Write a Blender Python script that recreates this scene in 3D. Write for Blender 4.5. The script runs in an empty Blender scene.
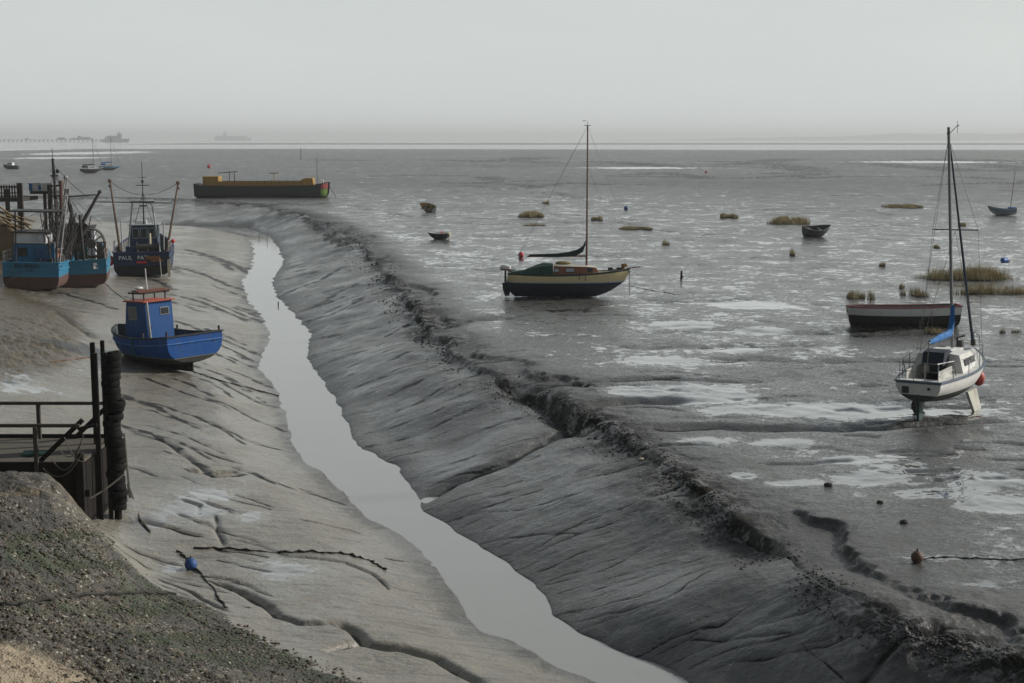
import bpy, bmesh, math, random
import numpy as np
from mathutils import Vector, Matrix, Euler

random.seed(7)
R = math.radians
SC = bpy.context.scene
COL = SC.collection

# ------------------------------------------------------------------ camera frame (metres)
CAM_H = 9.2
F = 1422.0
PITCH = math.atan(202.5 / F)
cp, sp = math.cos(PITCH), math.sin(PITCH)

def ray(px, py):
    a, b = (px - 512.0), (341.5 - py)
    return Vector((a, F * cp + b * sp, -F * sp + b * cp))

def P(px, py, z=0.0):
    """the survey: a point of the photograph turned into a place on level z"""
    d = ray(px, py)
    t = (z - CAM_H) / d.z
    return (d.x * t, d.y * t)

# ------------------------------------------------------------------ numpy noise
def _hash(ix, iy, seed):
    h = (ix.astype(np.int64) * 374761393 + iy.astype(np.int64) * 668265263 + seed * 1442695041) & 0xffffffff
    h = ((h ^ (h >> 13)) * 1274126177) & 0xffffffff
    return (h ^ (h >> 16)) & 0xffff

def perlin(x, y, seed=0):
    xi = np.floor(x); yi = np.floor(y)
    xf = x - xi; yf = y - yi
    u = xf * xf * xf * (xf * (xf * 6 - 15) + 10); v = yf * yf * yf * (yf * (yf * 6 - 15) + 10)
    def g(ix, iy, dx, dy):
        a = _hash(ix, iy, seed) * (2 * math.pi / 65536.0)
        return np.cos(a) * dx + np.sin(a) * dy
    n00 = g(xi, yi, xf, yf); n10 = g(xi + 1, yi, xf - 1, yf)
    n01 = g(xi, yi + 1, xf, yf - 1); n11 = g(xi + 1, yi + 1, xf - 1, yf - 1)
    a = n00 + u * (n10 - n00); b = n01 + u * (n11 - n01)
    return (a + v * (b - a)) * 1.5

def fbm(x, y, wl, octs=4, seed=0, gain=0.5, ridged=False):
    s = np.zeros_like(x); amp = 1.0; tot = 0
    for o in range(octs):
        n = perlin(x / wl + 17.3 * o, y / wl - 9.1 * o, seed + o)
        if ridged: n = 1 - 2 * np.abs(n)
        s += amp * n; tot += amp; amp *= gain; wl *= 0.5
    return s / tot

def sstep(a, b, x):
    t = np.clip((x - a) / (b - a), 0, 1)
    return t * t * (3 - 2 * t)

def pdist(x, y, pts, zs=None):
    """distance to a polyline, the side (positive = right of its direction) and the value carried at the foot point"""
    best = np.full(x.shape, 1e18); side = np.zeros(x.shape); val = np.zeros(x.shape)
    for i in range(len(pts) - 1):
        ax, ay = pts[i]; bx, by = pts[i + 1]
        dx, dy = bx - ax, by - ay
        L2 = dx * dx + dy * dy + 1e-12
        t = np.clip(((x - ax) * dx + (y - ay) * dy) / L2, 0, 1)
        ex = x - ax - t * dx; ey = y - ay - t * dy
        d2 = ex * ex + ey * ey
        m = d2 < best
        best = np.where(m, d2, best)
        side = np.where(m, dy * (x - ax) - dx * (y - ay), side)
        if zs is not None: val = np.where(m, zs[i] + t * (zs[i + 1] - zs[i]), val)
    return np.sqrt(best), np.sign(side), val

# ------------------------------------------------------------------ survey of the creek
ZW = -2.0
Lpx = [(592,683),(554,663),(515,643),(483,632),(469,620),(454,589),(438,569),(423,551),(400,536),(380,524),(365,516),(344,491),(330,478),(305,461),(293,442),(290,434),(287,416),(280,400),(276,387),(260,368),(266,350),(272,334),(260,313),(248,300),(243.5,281),(253,267),(255,250),(248,236)]
Rpx = [(693,683),(670,670),(631,655),(585,635),(554,616),(535,585),(515,570),(489,551),(458,532),(423,508),(404,478),(400,468),(363,449),(351,436),(348,426),(337,404),(324,381),(306,357),(311,334),(293,313),(276,296),(272,280),(284,262),(279,249),(269,236)]
CL = [(20,-10),(14,10),(8,20),(4,25)] + [P(a, b, ZW) for a, b in Lpx] + [(-36,176),(-46,180),(-75,184),(-120,190),(-300,200)]
CR = [(24,-10),(17,10),(11,19),(6.5,24.5)] + [P(a, b, ZW) for a, b in Rpx] + [(-33.5,180.5),(-45,187),(-75,192),(-120,199),(-300,212)]
LIPpx = [(1024,662,-.35),(960,642,-.35),(900,622,-.3),(830,585,-.3),(760,535,-.25),(690,488,-.2),(640,447,-.2),(590,418,-.2),(530,388,-.15),(470,362,-.1),(425,325,-.1),(395,285,0),(372,258,0),(345,232,0),(310,216,0),(260,206,0),(205,201,0),(120,198,0),(0,196,0)]
LIP = [(28,-10),(20,10),(14,18)] + [P(a, b, z) for a, b, z in LIPpx] + [(-300,232)]
LIPZ = [-.4,-.4,-.4] + [c for a, b, c in LIPpx] + [0]

# left bank: levels read at places
LC = [(250,450,-1.6),(200,400,-1.35),(225,330,-1.55),(215,280,-1.55),(205,248,-1.45),(300,560,-1.55),(220,505,-1.5),(160,450,-1.25),
 (160,385,-1.15),(125,525,-1.4),(250,598,-1.5),(400,640,-1.6),(325,625,-1.5),(150,577,-1.35),(280,643,-1.4),(372,683,-1.45),(122,552,-1.2),(480,670,-1.65),
 (50,481,.75),(0,477,1.0),(80,512,.1),(104,545,-.3),(0,560,1.25),(100,600,.1),(0,683,1.55),(150,640,.05),(240,683,.0),(200,655,-.5),(50,640,.9),
 (40,415,-.75),(0,385,-.5),(80,385,-.9),(0,330,.25),(55,342,-.1),(100,350,-.8),(60,312,-.4),(0,303,-.2),(120,310,-1.0),(40,291,-.75),(92,290,-.85),(144,276,-1.15),
 (180,222,-1.2),(100,230,-1.0),(60,225,-.7),(0,240,-.2),(0,210,.0),(140,213,-1.25),(225,228,-1.45),(190,300,-1.3),(110,420,-1.15),(112,470,-1.3)]
LW = [(*P(a, b, z), z) for a, b, z in LC] + [(-12.5,37.5,-.9),(-16,38,-.35),(-20,38,.1),(-11,39.2,-1.2),(-14,12,1.9),(-2,14,1.0),(0,20,-.4),(-30,40,1.2),(-40,70,1.0),(-60,110,.8),(-100,150,.8),(6,14,-.6),(-4,24,-.75),(-90,185,-.9),(-200,190,-.5),(-30,20,2.2)]
def _uv(x, y):
    yy = np.maximum(y, 6.0)
    return x / yy * 2.2, np.log(yy)
_cx = np.array([c[0] for c in LW], float); _cy = np.array([c[1] for c in LW], float); _cz = np.array([c[2] for c in LW], float)
_cu, _cv = _uv(_cx, _cy)
_A = np.sqrt((_cu[:, None] - _cu[None]) ** 2 + (_cv[:, None] - _cv[None]) ** 2 + 0.0004)
_w = np.linalg.solve(_A + np.eye(len(_cx)) * 1e-6, _cz + 1.0)
def leftz(x, y):
    u, v = _uv(x, y)
    s = np.full(x.shape, -1.0)
    for i in range(len(_cx)):
        s += _w[i] * np.sqrt((u - _cu[i]) ** 2 + (v - _cv[i]) ** 2 + 0.0004)
    return np.clip(s, -1.9, 2.4)

# ------------------------------------------------------------------ gullies and rills: (photo points, level, half width, depth)
G = []
def g(pts, z, w, d, z1=None):
    n = len(pts) - 1
    G.append(([P(a, b, z if z1 is None else z + (z1 - z) * i / n) for i, (a, b) in enumerate(pts)], w, d))
g([(406,478),(450,468),(500,462),(545,448),(600,430),(640,426),(700,430)], -1.1, .26, .34)
g([(585,427),(560,405),(530,385),(500,377)], -.2, .30, .35)
g([(505,382),(560,380),(640,377),(700,380),(770,382)], 0, .26, .18)
g([(640,427),(720,425),(800,430),(900,428),(1023,424)], -.1, .32, .28)
g([(830,683),(865,668),(905,660),(950,655)], -.9, .14, .16)
g([(395,268),(440,266),(520,272)], 0, .5, .25)
g([(305,216),(345,240),(420,238)], 0, .6, .3)
g([(430,325),(470,318),(520,316)], 0, .4, .25)
for y0, x0, x1 in [(205,240,330),(223,540,640),(232,640,760),(236,470,600),(240,870,1024),(256,560,700),(225,850,960),(258,480,620),(300,640,760),(330,640,900),(345,600,830),(362,700,1024),(185,440,640),(177,700,1000)]:
    n = 6
    g([(x0 + (x1 - x0) * i / n, y0 + random.uniform(-2.5, 2.5)) for i in range(n + 1)], 0, .22 + (400 - y0) * .0022, .16)
# rills down the right slope
for q in [[(272,281),(292,276),(315,271)],[(276,297),(310,286),(345,272)],[(293,313),(325,301),(358,288)],[(300,322),(330,315),(362,303)],[(311,340),(345,336),(380,328)],
          [(312,356),(345,352),(385,343),(425,325)],[(328,396),(365,388),(405,375),(445,366)],[(346,426),(385,416),(430,400),(480,384)],[(360,446),(420,428),(480,408)],
          [(432,519),(480,510),(520,504),(572,494)],[(508,559),(545,546),(590,530),(640,520),(690,506)],[(530,581),(560,571),(600,560),(655,538)],
          [(557,614),(600,606),(640,598),(690,580),(722,566)],[(570,622),(620,613),(668,600),(735,565)],[(630,652),(680,638),(720,626),(755,604)],[(690,657),(735,645),(790,628)],
          [(730,680),(790,662),(850,645)],[(800,683),(850,668)],[(640,500),(668,492),(700,486)],[(470,540),(520,528),(580,520)]]:
    g(q, -1.9, .03, .03, -.9)
for i in range(75):
    y0 = 268 + (i / 74.0) ** 1.3 * 410
    x0 = float(np.interp(y0, [q[1] for q in reversed(Rpx)], [q[0] for q in reversed(Rpx)])) + random.uniform(0, 25)
    L = random.uniform(.3, .9) * float(np.interp(y0, [230, 450, 683], [60, 230, 190]))
    g([(x0 + L * t, y0 - L * (t * s0 + .05 * t * t)) for t in (0, .35, .7, 1) for s0 in [.16 + .0003 * (y0 - 260) + .03 * math.sin(i)]], -1.9, random.uniform(.015, .03), random.uniform(.015, .03), -1.9 + 1.5 * L / float(np.interp(y0, [230, 450, 683], [60, 230, 190])))
# cracks and rills on the left mud
for q, w, d in [([(125,405),(160,409),(195,417),(245,436)],.05,.09),([(122,432),(165,445),(215,474),(245,470)],.07,.14),([(185,470),(212,472),(238,468)],.10,.15),
          ([(198,374),(225,381),(250,388),(276,394)],.08,.10),([(205,398),(240,405),(285,416)],.06,.07),([(200,420),(245,430),(290,436)],.06,.07),
          ([(190,306),(225,309),(259,313)],.10,.08),([(170,330),(215,334),(270,346)],.08,.08),([(175,268),(210,274),(243,282)],.12,.10),([(180,254),(215,256),(247,262)],.12,.08),
          ([(208,573),(240,585),(268,600),(276,612),(300,619),(330,618)],.08,.16),([(330,618),(352,622),(366,636),(400,641),(440,650),(500,683)],.10,.22),
          ([(322,648),(360,637),(400,641)],.08,.14),([(280,548),(345,552),(372,560),(388,574)],.05,.08),([(385,540),(440,545)],.04,.06),([(140,522),(170,525),(205,530)],.05,.08),
          ([(300,510),(360,516)],.05,.06),([(300,475),(345,486)],.05,.07),([(180,500),(200,503),(198,512)],.05,.09),([(215,512),(218,525),(224,538)],.06,.08),
          ([(0,318),(50,322),(105,326)],.12,.16),([(55,330),(80,345),(96,352)],.12,.3),([(0,345),(40,352),(70,362)],.10,.2),([(30,300),(75,306),(118,316)],.10,.12),([(150,575),(190,590),(230,612)],.05,.1)]:
    g(q, -1.4, w, d)
for i in range(75):
    px, py = random.uniform(110, 240), random.uniform(250, 640)
    L = random.uniform(25, 80)
    g([(px, py), (px + L * .5, py + L * .11), (px + L, py + L * random.uniform(.2, .32))], -1.4, random.uniform(.03, .07), random.uniform(.02, .06))
for i in range(150):
    py = 160 + random.random() ** 1.3 * 330
    px = random.uniform(300 + max(0, py - 220) * 1.2, 1050)
    L = random.uniform(20, 110)
    g([(px, py), (px + L * .5, py + random.uniform(-2, 2)), (px + L, py + random.uniform(-3, 5))], -.05, random.uniform(.05, .15), random.uniform(.03, .09))

# smooth wet pools seen on the mud: (px, py, level, half width px, half height px, strength)
POOLS = [(355,390-2,0,0,0,0)]
POOLS = [(705,394,0,44,6,1.2),(800,408,0,75,5,1.2),(880,412,0,70,4,1.1),(940,492,0,34,5,1.2),(1000,507,-.1,40,7,1.2),(980,482,-.1,40,6,.9),(870,478,-.1,30,5,.8),(845,458,0,24,4,1.0),(905,468,0,20,4,1.0),
         (750,306,0,30,3,1.2),(760,330,0,22,2,1),(680,325,0,25,3,.8),(660,360,0,30,3,.7),(730,350,0,30,3,.7),(200,500,-1.4,42,20,1.0),(285,565,-1.5,60,16,.7),(150,520,-1.3,30,20,.7),(250,515,-1.5,16,8,1.0),
         (170,560,-1.4,22,14,.7),(300,628,-1.5,35,12,.6),(30,385,-.6,50,14,.8),(90,372,-.8,30,10,.6),(340,600,-1.5,40,14,.4),(700,440,-.1,40,4,.8),(780,440,0,30,3,.8),(700,545,-1.0,60,18,.35),(610,470,-1.0,60,16,.3),
         (560,400,-.1,30,5,.6),(640,390,0,40,5,.8),(900,560,-.2,60,5,.5),(960,585,-.2,60,6,.4),(740,478,-.2,16,4,.9),(790,482,-.1,26,3,.9),(30,41,0,0,0,0),(92,153,0,30,1.1,2),(8,149.5,0,34,.9,2),(60,158,0,40,.8,1),(930,162,0,60,.8,.9),(640,168,0,50,.8,.8)]
POOLS = [(*P(a, b, z), c / F * P(a, b, z)[1], max(1e-3, abs(P(a, b - d, z)[1] - P(a, b + d, z)[1]) / 2), s) for a, b, z, c, d, s in POOLS if c]
POOLS = [(a, b, c, d, s * 1.25) for a, b, c, d, s in POOLS]

SCOURS = [(*P(a, b, z), c / F * P(a, b, z)[1], abs(P(a, b - d, z)[1] - P(a, b + d, z)[1]) / 2, s) for a, b, z, c, d, s in
   [(905,388,0,70,12,1),(985,400,0,50,12,1),(845,372,0,50,8,.9),(760,404,0,60,7,.8),(690,388,0,60,8,.8),(600,388,-.1,60,8,.8),(960,424,0,50,6,1),(565,297,0,62,3,.9),(900,328,0,60,3,.9),(172,372,-1.1,45,6,.6),(40,293,-.7,60,5,.9),(145,280,-1.1,32,3,.8),(262,199,0,66,2,.8),
    (815,238,0,18,2,.8),(1000,216,0,16,2,.8),(438,240,0,12,1.5,.8),(680,265,0,60,5,.5),(700,240,0,45,3,.7),(470,208,0,60,3,.5),(950,200,0,70,3,.6),(880,215,0,60,3,.5),(520,185,0,110,3,.6),(700,183,0,120,3,.5),(520,165,0,160,2,.6),(900,560,-.2,30,4,.5),(185,480,-1.4,40,8,.5),(40,350,-.2,60,20,.6)]]

def height(x, y, detail=True):
    x = np.asarray(x, float); y = np.asarray(y, float)
    dist = np.hypot(x, y)
    out = {}
    # the shore edge wanders a little
    if detail:
        sc = np.clip(dist / 60, .6, 3)
        wx = x + .22 * sc * fbm(x, y, 1.7, 3, 11); wy = y + .35 * fbm(x, y, 2.5, 2, 12)
    else: wx, wy = x, y
    dL, sL, _ = pdist(wx, wy, CL); dR, sR, _ = pdist(wx, wy, CR)
    if detail:
        lw = np.clip(dist / 70, .7, 3)
        lx = x + lw * (.9 * fbm(x, y, 4.0, 5, 13, .55)); ly = y + lw * (.9 * fbm(x, y, 4.5, 4, 14, .55))
    else: lx, ly = x, y
    dT, sT, vT = pdist(lx, ly, LIP, LIPZ)
    sd = dT * sT
    left = sL < 0; right = (sR > 0) & (sL > 0); beyond = (sT > 0) & right
    # left bank
    zl = leftz(x, y)
    k = sstep(0, 1, dL / (2.2 + dist * .012))
    zl = ZW + (zl - ZW) * np.clip(k, 0, 1) + 0.0
    # right slope
    t = dR / (dR + dT + 1e-6)
    prof = t ** .85
    hs = .12 + .38 * sstep(-.2, .35, fbm(x, y, 8.0, 2, 15)) * np.clip(1.5 - dist / 110, .25, 1) if detail else .2
    zr = ZW + (vT - hs - ZW) * prof
    zf = vT * np.exp(-dT / 5.0) - hs
    step = hs * sstep(-.10, .30, sd)
    zr = zr + step; zf = zf + step
    zc = ZW - np.minimum(np.minimum(dL, dR), 1.0) * .4 - .01
    z = np.where(left, zl, np.where(beyond, zf, np.where(right, zr, zc)))
    incr = (~left) & (~right)
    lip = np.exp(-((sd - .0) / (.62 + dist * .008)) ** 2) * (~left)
    if detail:
        fade = 1.0 / (1 + (dist / 260) ** 2)
        nb = fbm(x, y, 9.0, 3, 21)
        n1 = fbm(x, y, 2.6, 5, 31, .55)
        rg = fbm(x * .8 + .3 * y, y, 1.7, 4, 41, .55, True)
        flat = np.where(beyond, 1 - np.exp(-dT / 3.0), 0)
        z = z + flat * (.10 * nb + .055 * n1 + .03 * rg)
        # lip: eroded, lumpy scarp
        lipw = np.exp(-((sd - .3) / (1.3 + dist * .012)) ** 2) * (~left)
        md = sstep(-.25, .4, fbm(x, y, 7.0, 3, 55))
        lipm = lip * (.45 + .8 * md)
        z = z + lipw * (.25 + .75 * md) * (.11 * fbm(x, y, 1.6, 6, 51, .64, True) + .10 * n1 + .03 * fbm(x, y, .35, 3, 52, .6))
        sd2 = sd - 1.7 - 1.9 * fbm(x, y, 4, 5, 57, .62)
        h2 = .19 * sstep(-.05, .3, fbm(x, y, 9.0, 2, 58)) * (~left) * (dist < 160)
        z = z - h2 * (1 - sstep(-.15, .2, sd2)) * sstep(-1.5, 0, sd)
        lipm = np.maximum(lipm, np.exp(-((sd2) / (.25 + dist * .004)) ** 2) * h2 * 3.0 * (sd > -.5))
        slope = np.where(right & ~beyond, sstep(0, 1.2, dR), 0)
        # water worked fluting running down to the creek
        fl = fbm(x * .35 + y * .1, y * 1.9 - x * .35, .8, 4, 61, .6)
        z = z + slope * (.05 * n1 + .015 * fl + .30 * nb)
        lm = np.where(left, sstep(0, 2.5, dL), 0)
        z = z + lm * (.05 * n1 + .10 * nb + .02 * fbm(x * .5, y * 1.6 + x * .6, .9, 3, 71))
        # brown humps up the shore and the shingle bank
        hump = np.where(left, sstep(-.75, -.1, zl), 0)
        z = z + hump * (.16 * fbm(x, y, 1.3, 6, 81, .64, True) + .06 * fbm(x, y, .35, 3, 91))
        for pts, w, d in G:
            xs = [p[0] for p in pts]; ys = [p[1] for p in pts]
            wr = max(w * (1 + np.mean(ys) / 90.0), np.mean(ys) ** 2 / 19000.0)
            m = (x > min(xs) - 4 * wr - .5) & (x < max(xs) + 4 * wr + .5) & (y > min(ys) - 4 * wr - .5) & (y < max(ys) + 4 * wr + .5)
            if not m.any(): continue
            xm = x[m]; ym = y[m]
            jx = xm; jy = ym + .22 * fbm(xm, ym, 1.6 + wr * 4, 3, 6) * (1 + 4 * wr)
            dd, _, tt = pdist(jx, jy, pts, list(np.linspace(0, 1, len(pts))))
            taper = sstep(0, .12, tt) * sstep(0, .12, 1 - tt) * .85 + .15
            z[m] -= d * max(.2, min(1, w * 1.2 / wr)) * np.exp(-(dd / wr) ** 2) * taper * sstep(-2.02, -1.85, z[m])
        scour = np.zeros_like(x)
        for a, b, rx, ry, s in SCOURS:
            m = (np.abs(x - a) < 2.5 * rx) & (np.abs(y - b) < 2.5 * ry)
            if m.any(): scour[m] = np.maximum(scour[m], s * np.exp(-((x[m] - a) / rx) ** 2 - ((y[m] - b) / ry) ** 2))
        z = z + scour * np.clip(dist / 60, .6, 2) * (.10 * fbm(x, y, 1.8, 5, 151, .65, True) + .02)
        out['scour'] = scour
        z = np.where(incr, np.minimum(z, ZW - .02), z)
        # far foreshore, sea bed and sand bars
        out['hump'] = hump
    far = sstep(1250, 1600, y + 420 * fbm(x, y * .5, 1100, 4, 101) - .25 * np.clip(-x, 0, 600))
    z = z - far * 1.0
    bar = sstep(2350, 2500, y + .1 * x + 120 * fbm(x, y, 700, 3, 111)) * (1 - sstep(3300, 3600, y)) * sstep(-900, -600, x)
    z = z + bar * 1.0
    # sea wall and path the view is taken from
    z = np.where(dist < 16, np.maximum(z, 1.2 + 6.3 * (1 - sstep(3.0, 15.0, dist))), z)
    if detail:
        wet = np.zeros_like(x)
        for a, b, rx, ry, s in POOLS:
            m = (np.abs(x - a) < 2.5 * rx) & (np.abs(y - b) < 2.5 * ry)
            if m.any():
                wet[m] = np.maximum(wet[m], s * np.exp(-((x[m] - a) / rx) ** 2 - ((y[m] - b) / ry) ** 2) * (1 + .55 * fbm(x[m], y[m], 2.2, 4, 171, .6)))
        base = .9 * fbm(x, y, 3.0, 4, 121, .6) - .55 * n1
        farw = fbm(x, y, 90.0, 4, 131, .6)
        flatw = np.where(beyond, sstep(.6, 4.5, dT), 0)
        out['wet'] = wet * 1.0 + flatw * (.68 - .22 * sstep(90, 330, dist) + .16 * farw) + base * .45 * np.clip(flatw + wet, 0, 1)
        out['lip'] = lipm; out['left'] = np.where(left, 1.0, 0.0); out['slope'] = slope; out['flat'] = flatw
        out['sea'] = far; out['outer'] = sstep(60, 300, dist)
        out['zl'] = zl
    return (z, out) if detail else z

GRID = {}
def zat(x, y):
    th, ds, Z = GRID['th'], GRID['ds'], GRID['Z']
    a = math.atan2(x, y); d = math.hypot(x, y)
    i = min(max(int(np.searchsorted(ds, d)) - 1, 0), len(ds) - 2); j = min(max(int(np.searchsorted(th, a)) - 1, 0), len(th) - 2)
    u = min(1, max(0, (d - ds[i]) / (ds[i + 1] - ds[i]))); v = (a - th[j]) / (th[j + 1] - th[j])
    return float((Z[i, j] * (1 - v) + Z[i, j + 1] * v) * (1 - u) + (Z[i + 1, j] * (1 - v) + Z[i + 1, j + 1] * v) * u)

def ground(px, py):
    """where the line of sight through a photo point meets the mud"""
    z = -.7
    for _ in range(12):
        x, y = P(px, py, z)
        z = .5 * z + .5 * zat(x, y)
    x, y = P(px, py, z)
    return Vector((x, y, zat(x, y)))

# ------------------------------------------------------------------ properties
def tag(o, label=None, cat=None, group=None, kind=None):
    if label: o['label'] = label
    if cat: o['category'] = cat
    if group: o['group'] = group
    if kind: o['kind'] = kind
    return o

# ------------------------------------------------------------------ node helpers
def newmat(name):
    m = bpy.data.materials.new(name); m.use_nodes = True
    nt = m.node_tree; b = nt.nodes['Principled BSDF']
    return m, nt, b
def nd(nt, t, **kw):
    n = nt.nodes.new(t)
    for k, v in kw.items():
        if k in n.inputs.keys(): n.inputs[k].default_value = v
        else: setattr(n, k, v)
    return n
def mth(nt, op, a, b=None, clamp=False):
    n = nt.nodes.new('ShaderNodeMath'); n.operation = op; n.use_clamp = clamp
    for i, v in enumerate((a, b)):
        if v is None: continue
        if isinstance(v, (int, float)): n.inputs[i].default_value = v
        else: nt.links.new(v, n.inputs[i])
    return n.outputs[0]
def mixc(nt, f, a, b, bt='MIX'):
    n = nt.nodes.new('ShaderNodeMix'); n.data_type = 'RGBA'; n.blend_type = bt
    for i, v in ((0, f), (6, a), (7, b)):
        if isinstance(v, (int, float)): n.inputs[i].default_value = v
        elif isinstance(v, tuple): n.inputs[i].default_value = (*v[:3], 1)
        else: nt.links.new(v, n.inputs[i])
    return n.outputs[2]
def mapr(nt, v, a, b, c=0.0, d=1.0, smooth=True):
    n = nt.nodes.new('ShaderNodeMapRange'); n.interpolation_type = 'SMOOTHSTEP' if smooth else 'LINEAR'
    nt.links.new(v, n.inputs[0])
    for i, q in enumerate((a, b, c, d)): n.inputs[i + 1].default_value = q
    return n.outputs[0]
def noise(nt, vec, scale, detail=4, rough=.55, dist=0.0):
    n = nt.nodes.new('ShaderNodeTexNoise'); n.inputs['Scale'].default_value = scale
    n.inputs['Detail'].default_value = detail; n.inputs['Roughness'].default_value = rough; n.inputs['Distortion'].default_value = dist
    if vec is not None: nt.links.new(vec, n.inputs['Vector'])
    return n.outputs['Fac']
def attr(nt, name):
    n = nt.nodes.new('ShaderNodeAttribute'); n.attribute_name = name
    return n.outputs['Fac']

# ------------------------------------------------------------------ ground sheet: a fan of cells, finer where the land is seen
def mud_material():
    m, nt, b = newmat('estuary_mud')
    geo = nt.nodes.new('ShaderNodeNewGeometry'); pos = geo.outputs['Position']
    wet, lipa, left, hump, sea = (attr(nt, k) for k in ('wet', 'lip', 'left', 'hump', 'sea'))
    grit, slopea, hol = attr(nt, 'grit'), attr(nt, 'slope'), attr(nt, 'hollow')
    sand = attr(nt, 'sand')
    n_big = noise(nt, pos, .22, 5, .6); n_mid = noise(nt, pos, 1.6, 5, .62, .4); n_fine = noise(nt, pos, 9, 5, .65); n_far = noise(nt, pos, .035, 5, .6)
    n_tiny = noise(nt, pos, 42, 4, .7); scour = attr(nt, 'scour'); n_band = noise(nt, pos, .006, 6, .7, .4)
    # puddles
    w = mth(nt, 'ADD', wet, mth(nt, 'MULTIPLY', mth(nt, 'SUBTRACT', n_mid, .5), 1.15))
    w = mth(nt, 'ADD', w, mth(nt, 'MULTIPLY', mth(nt, 'SUBTRACT', n_far, .5), .3))
    w = mth(nt, 'ADD', w, mth(nt, 'MULTIPLY', mth(nt, 'SUBTRACT', noise(nt, pos, .45, 6, .72, .8), .5), .55))
    w = mth(nt, 'SUBTRACT', w, mth(nt, 'MULTIPLY', lipa, .5))
    w = mth(nt, 'ADD', w, mth(nt, 'MULTIPLY', mth(nt, 'SUBTRACT', noise(nt, pos, 3.2, 6, .72, .6), .5), .75))
    w = mth(nt, 'SUBTRACT', w, mth(nt, 'MULTIPLY', scour, .12))
    w = mth(nt, 'ADD', w, mth(nt, 'MULTIPLY', mth(nt, 'SUBTRACT', n_band, .5), .35))
    w = mth(nt, 'ADD', w, mth(nt, 'MULTIPLY', mth(nt, 'SUBTRACT', noise(nt, pos, 1.1, 6, .75, 1.0), .5), .7))
    pud = mapr(nt, w, .80, .825)
    damp = mapr(nt, w, .1, .76)
    # colours
    c = mixc(nt, n_big, (.042, .041, .038), (.135, .131, .118))
    c = mixc(nt, mapr(nt, n_mid, .35, .7), c, (.066, .067, .065))
    c = mixc(nt, mth(nt, 'MULTIPLY', left, .8), c, mixc(nt, n_mid, (.315, .285, .228), (.190, .170, .130)))
    dark = mth(nt, 'MULTIPLY', lipa, mapr(nt, mth(nt, 'ADD', n_mid, mth(nt, 'MULTIPLY', n_fine, .5)), .62, .78))  # scarp-face shadow painted into the mud colour along the lip
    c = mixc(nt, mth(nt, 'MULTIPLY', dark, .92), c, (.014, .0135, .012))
    # runnels worn by the draining water
    def runs(ang, sc1, sc2):
        mp = nt.nodes.new('ShaderNodeMapping'); mp.inputs['Rotation'].default_value = (0, 0, R(ang)); mp.inputs['Scale'].default_value = (sc1, sc2, 1)
        nt.links.new(pos, mp.inputs[0]); return noise(nt, mp.outputs[0], 1.0, 6, .68, .5)
    rn_ = nt.nodes.new('ShaderNodeMix'); nt.links.new(left, rn_.inputs[0]); nt.links.new(runs(-9, 1.0, 7.5), rn_.inputs[2]); nt.links.new(runs(9, .8, 5.5), rn_.inputs[3])
    run = rn_.outputs[0]
    bankness = mth(nt, 'MAXIMUM', slopea, left)
    c = mixc(nt, mth(nt, 'MULTIPLY', bankness, mapr(nt, run, .50, .34, 0, .60)), c, (.040, .040, .037))
    c = mixc(nt, mth(nt, 'MULTIPLY', bankness, mapr(nt, run, .54, .70, 0, .6)), c, (.200, .197, .183))
    # black stains on the slope
    st = mth(nt, 'MAXIMUM', mth(nt, 'MULTIPLY', slopea, mapr(nt, noise(nt, pos, .55, 6, .7, 1.2), .50, .66)), mth(nt, 'MULTIPLY', mth(nt, 'SUBTRACT', 1.0, left), mapr(nt, noise(nt, pos, .33, 7, .75, .6), .53, .66)))
    c = mixc(nt, mth(nt, 'MULTIPLY', st, .68), c, (.040, .040, .038))
    sc0 = mth(nt, 'MULTIPLY', scour, mapr(nt, mth(nt, 'ADD', n_mid, mth(nt, 'MULTIPLY', n_fine, .4)), .58, .74))
    c = mixc(nt, mth(nt, 'MULTIPLY', sc0, .85), c, (.018, .018, .017))
    c = mixc(nt, mth(nt, 'MULTIPLY', mapr(nt, n_band, .52, .62), .5), c, (.030, .031, .031))
    sz = nt.nodes.new('ShaderNodeSeparateXYZ'); nt.links.new(pos, sz.inputs[0])
    c = mixc(nt, mapr(nt, mth(nt, 'ADD', sz.outputs[2], mth(nt, 'MULTIPLY', n_mid, .12)), -1.88, -1.96, 0, .7), c, (.028, .028, .026))
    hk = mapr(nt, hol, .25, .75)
    c = mixc(nt, mth(nt, 'MULTIPLY', hk, .95), c, (.012, .0115, .010))  # darkens the rills: wet mud plus the shadow inside the cracks, as colour
    # brown silt on the humps
    hb = mixc(nt, mapr(nt, n_fine, .3, .75), (.020, .016, .009), (.175, .130, .070))
    c = mixc(nt, mapr(nt, mth(nt, 'ADD', hump, mth(nt, 'MULTIPLY', mth(nt, 'SUBTRACT', n_mid, .5), .9)), .05, .40), c, hb)
    # shingle and shell bank
    vo = nt.nodes.new('ShaderNodeTexVoronoi'); vo.inputs['Scale'].default_value = 22; nt.links.new(pos, vo.inputs['Vector'])
    sx = nt.nodes.new('ShaderNodeSeparateColor'); nt.links.new(vo.outputs['Color'], sx.inputs[0])
    gr = mixc(nt, mapr(nt, sx.outputs[0], .15, 1.0), (.018, .015, .010), (.105, .085, .056))
    gr = mixc(nt, mapr(nt, sx.outputs[1], .93, .98), gr, (.36, .34, .28))
    gr = mixc(nt, mapr(nt, noise(nt, pos, .8, 6, .7, .6), .44, .60), gr, (.022, .020, .016))
    gr = mixc(nt, mth(nt, 'MULTIPLY', mapr(nt, noise(nt, pos, .45, 5, .7, .3), .52, .62), mapr(nt, n_fine, .35, .6)), gr, (.020, .040, .008))
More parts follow.
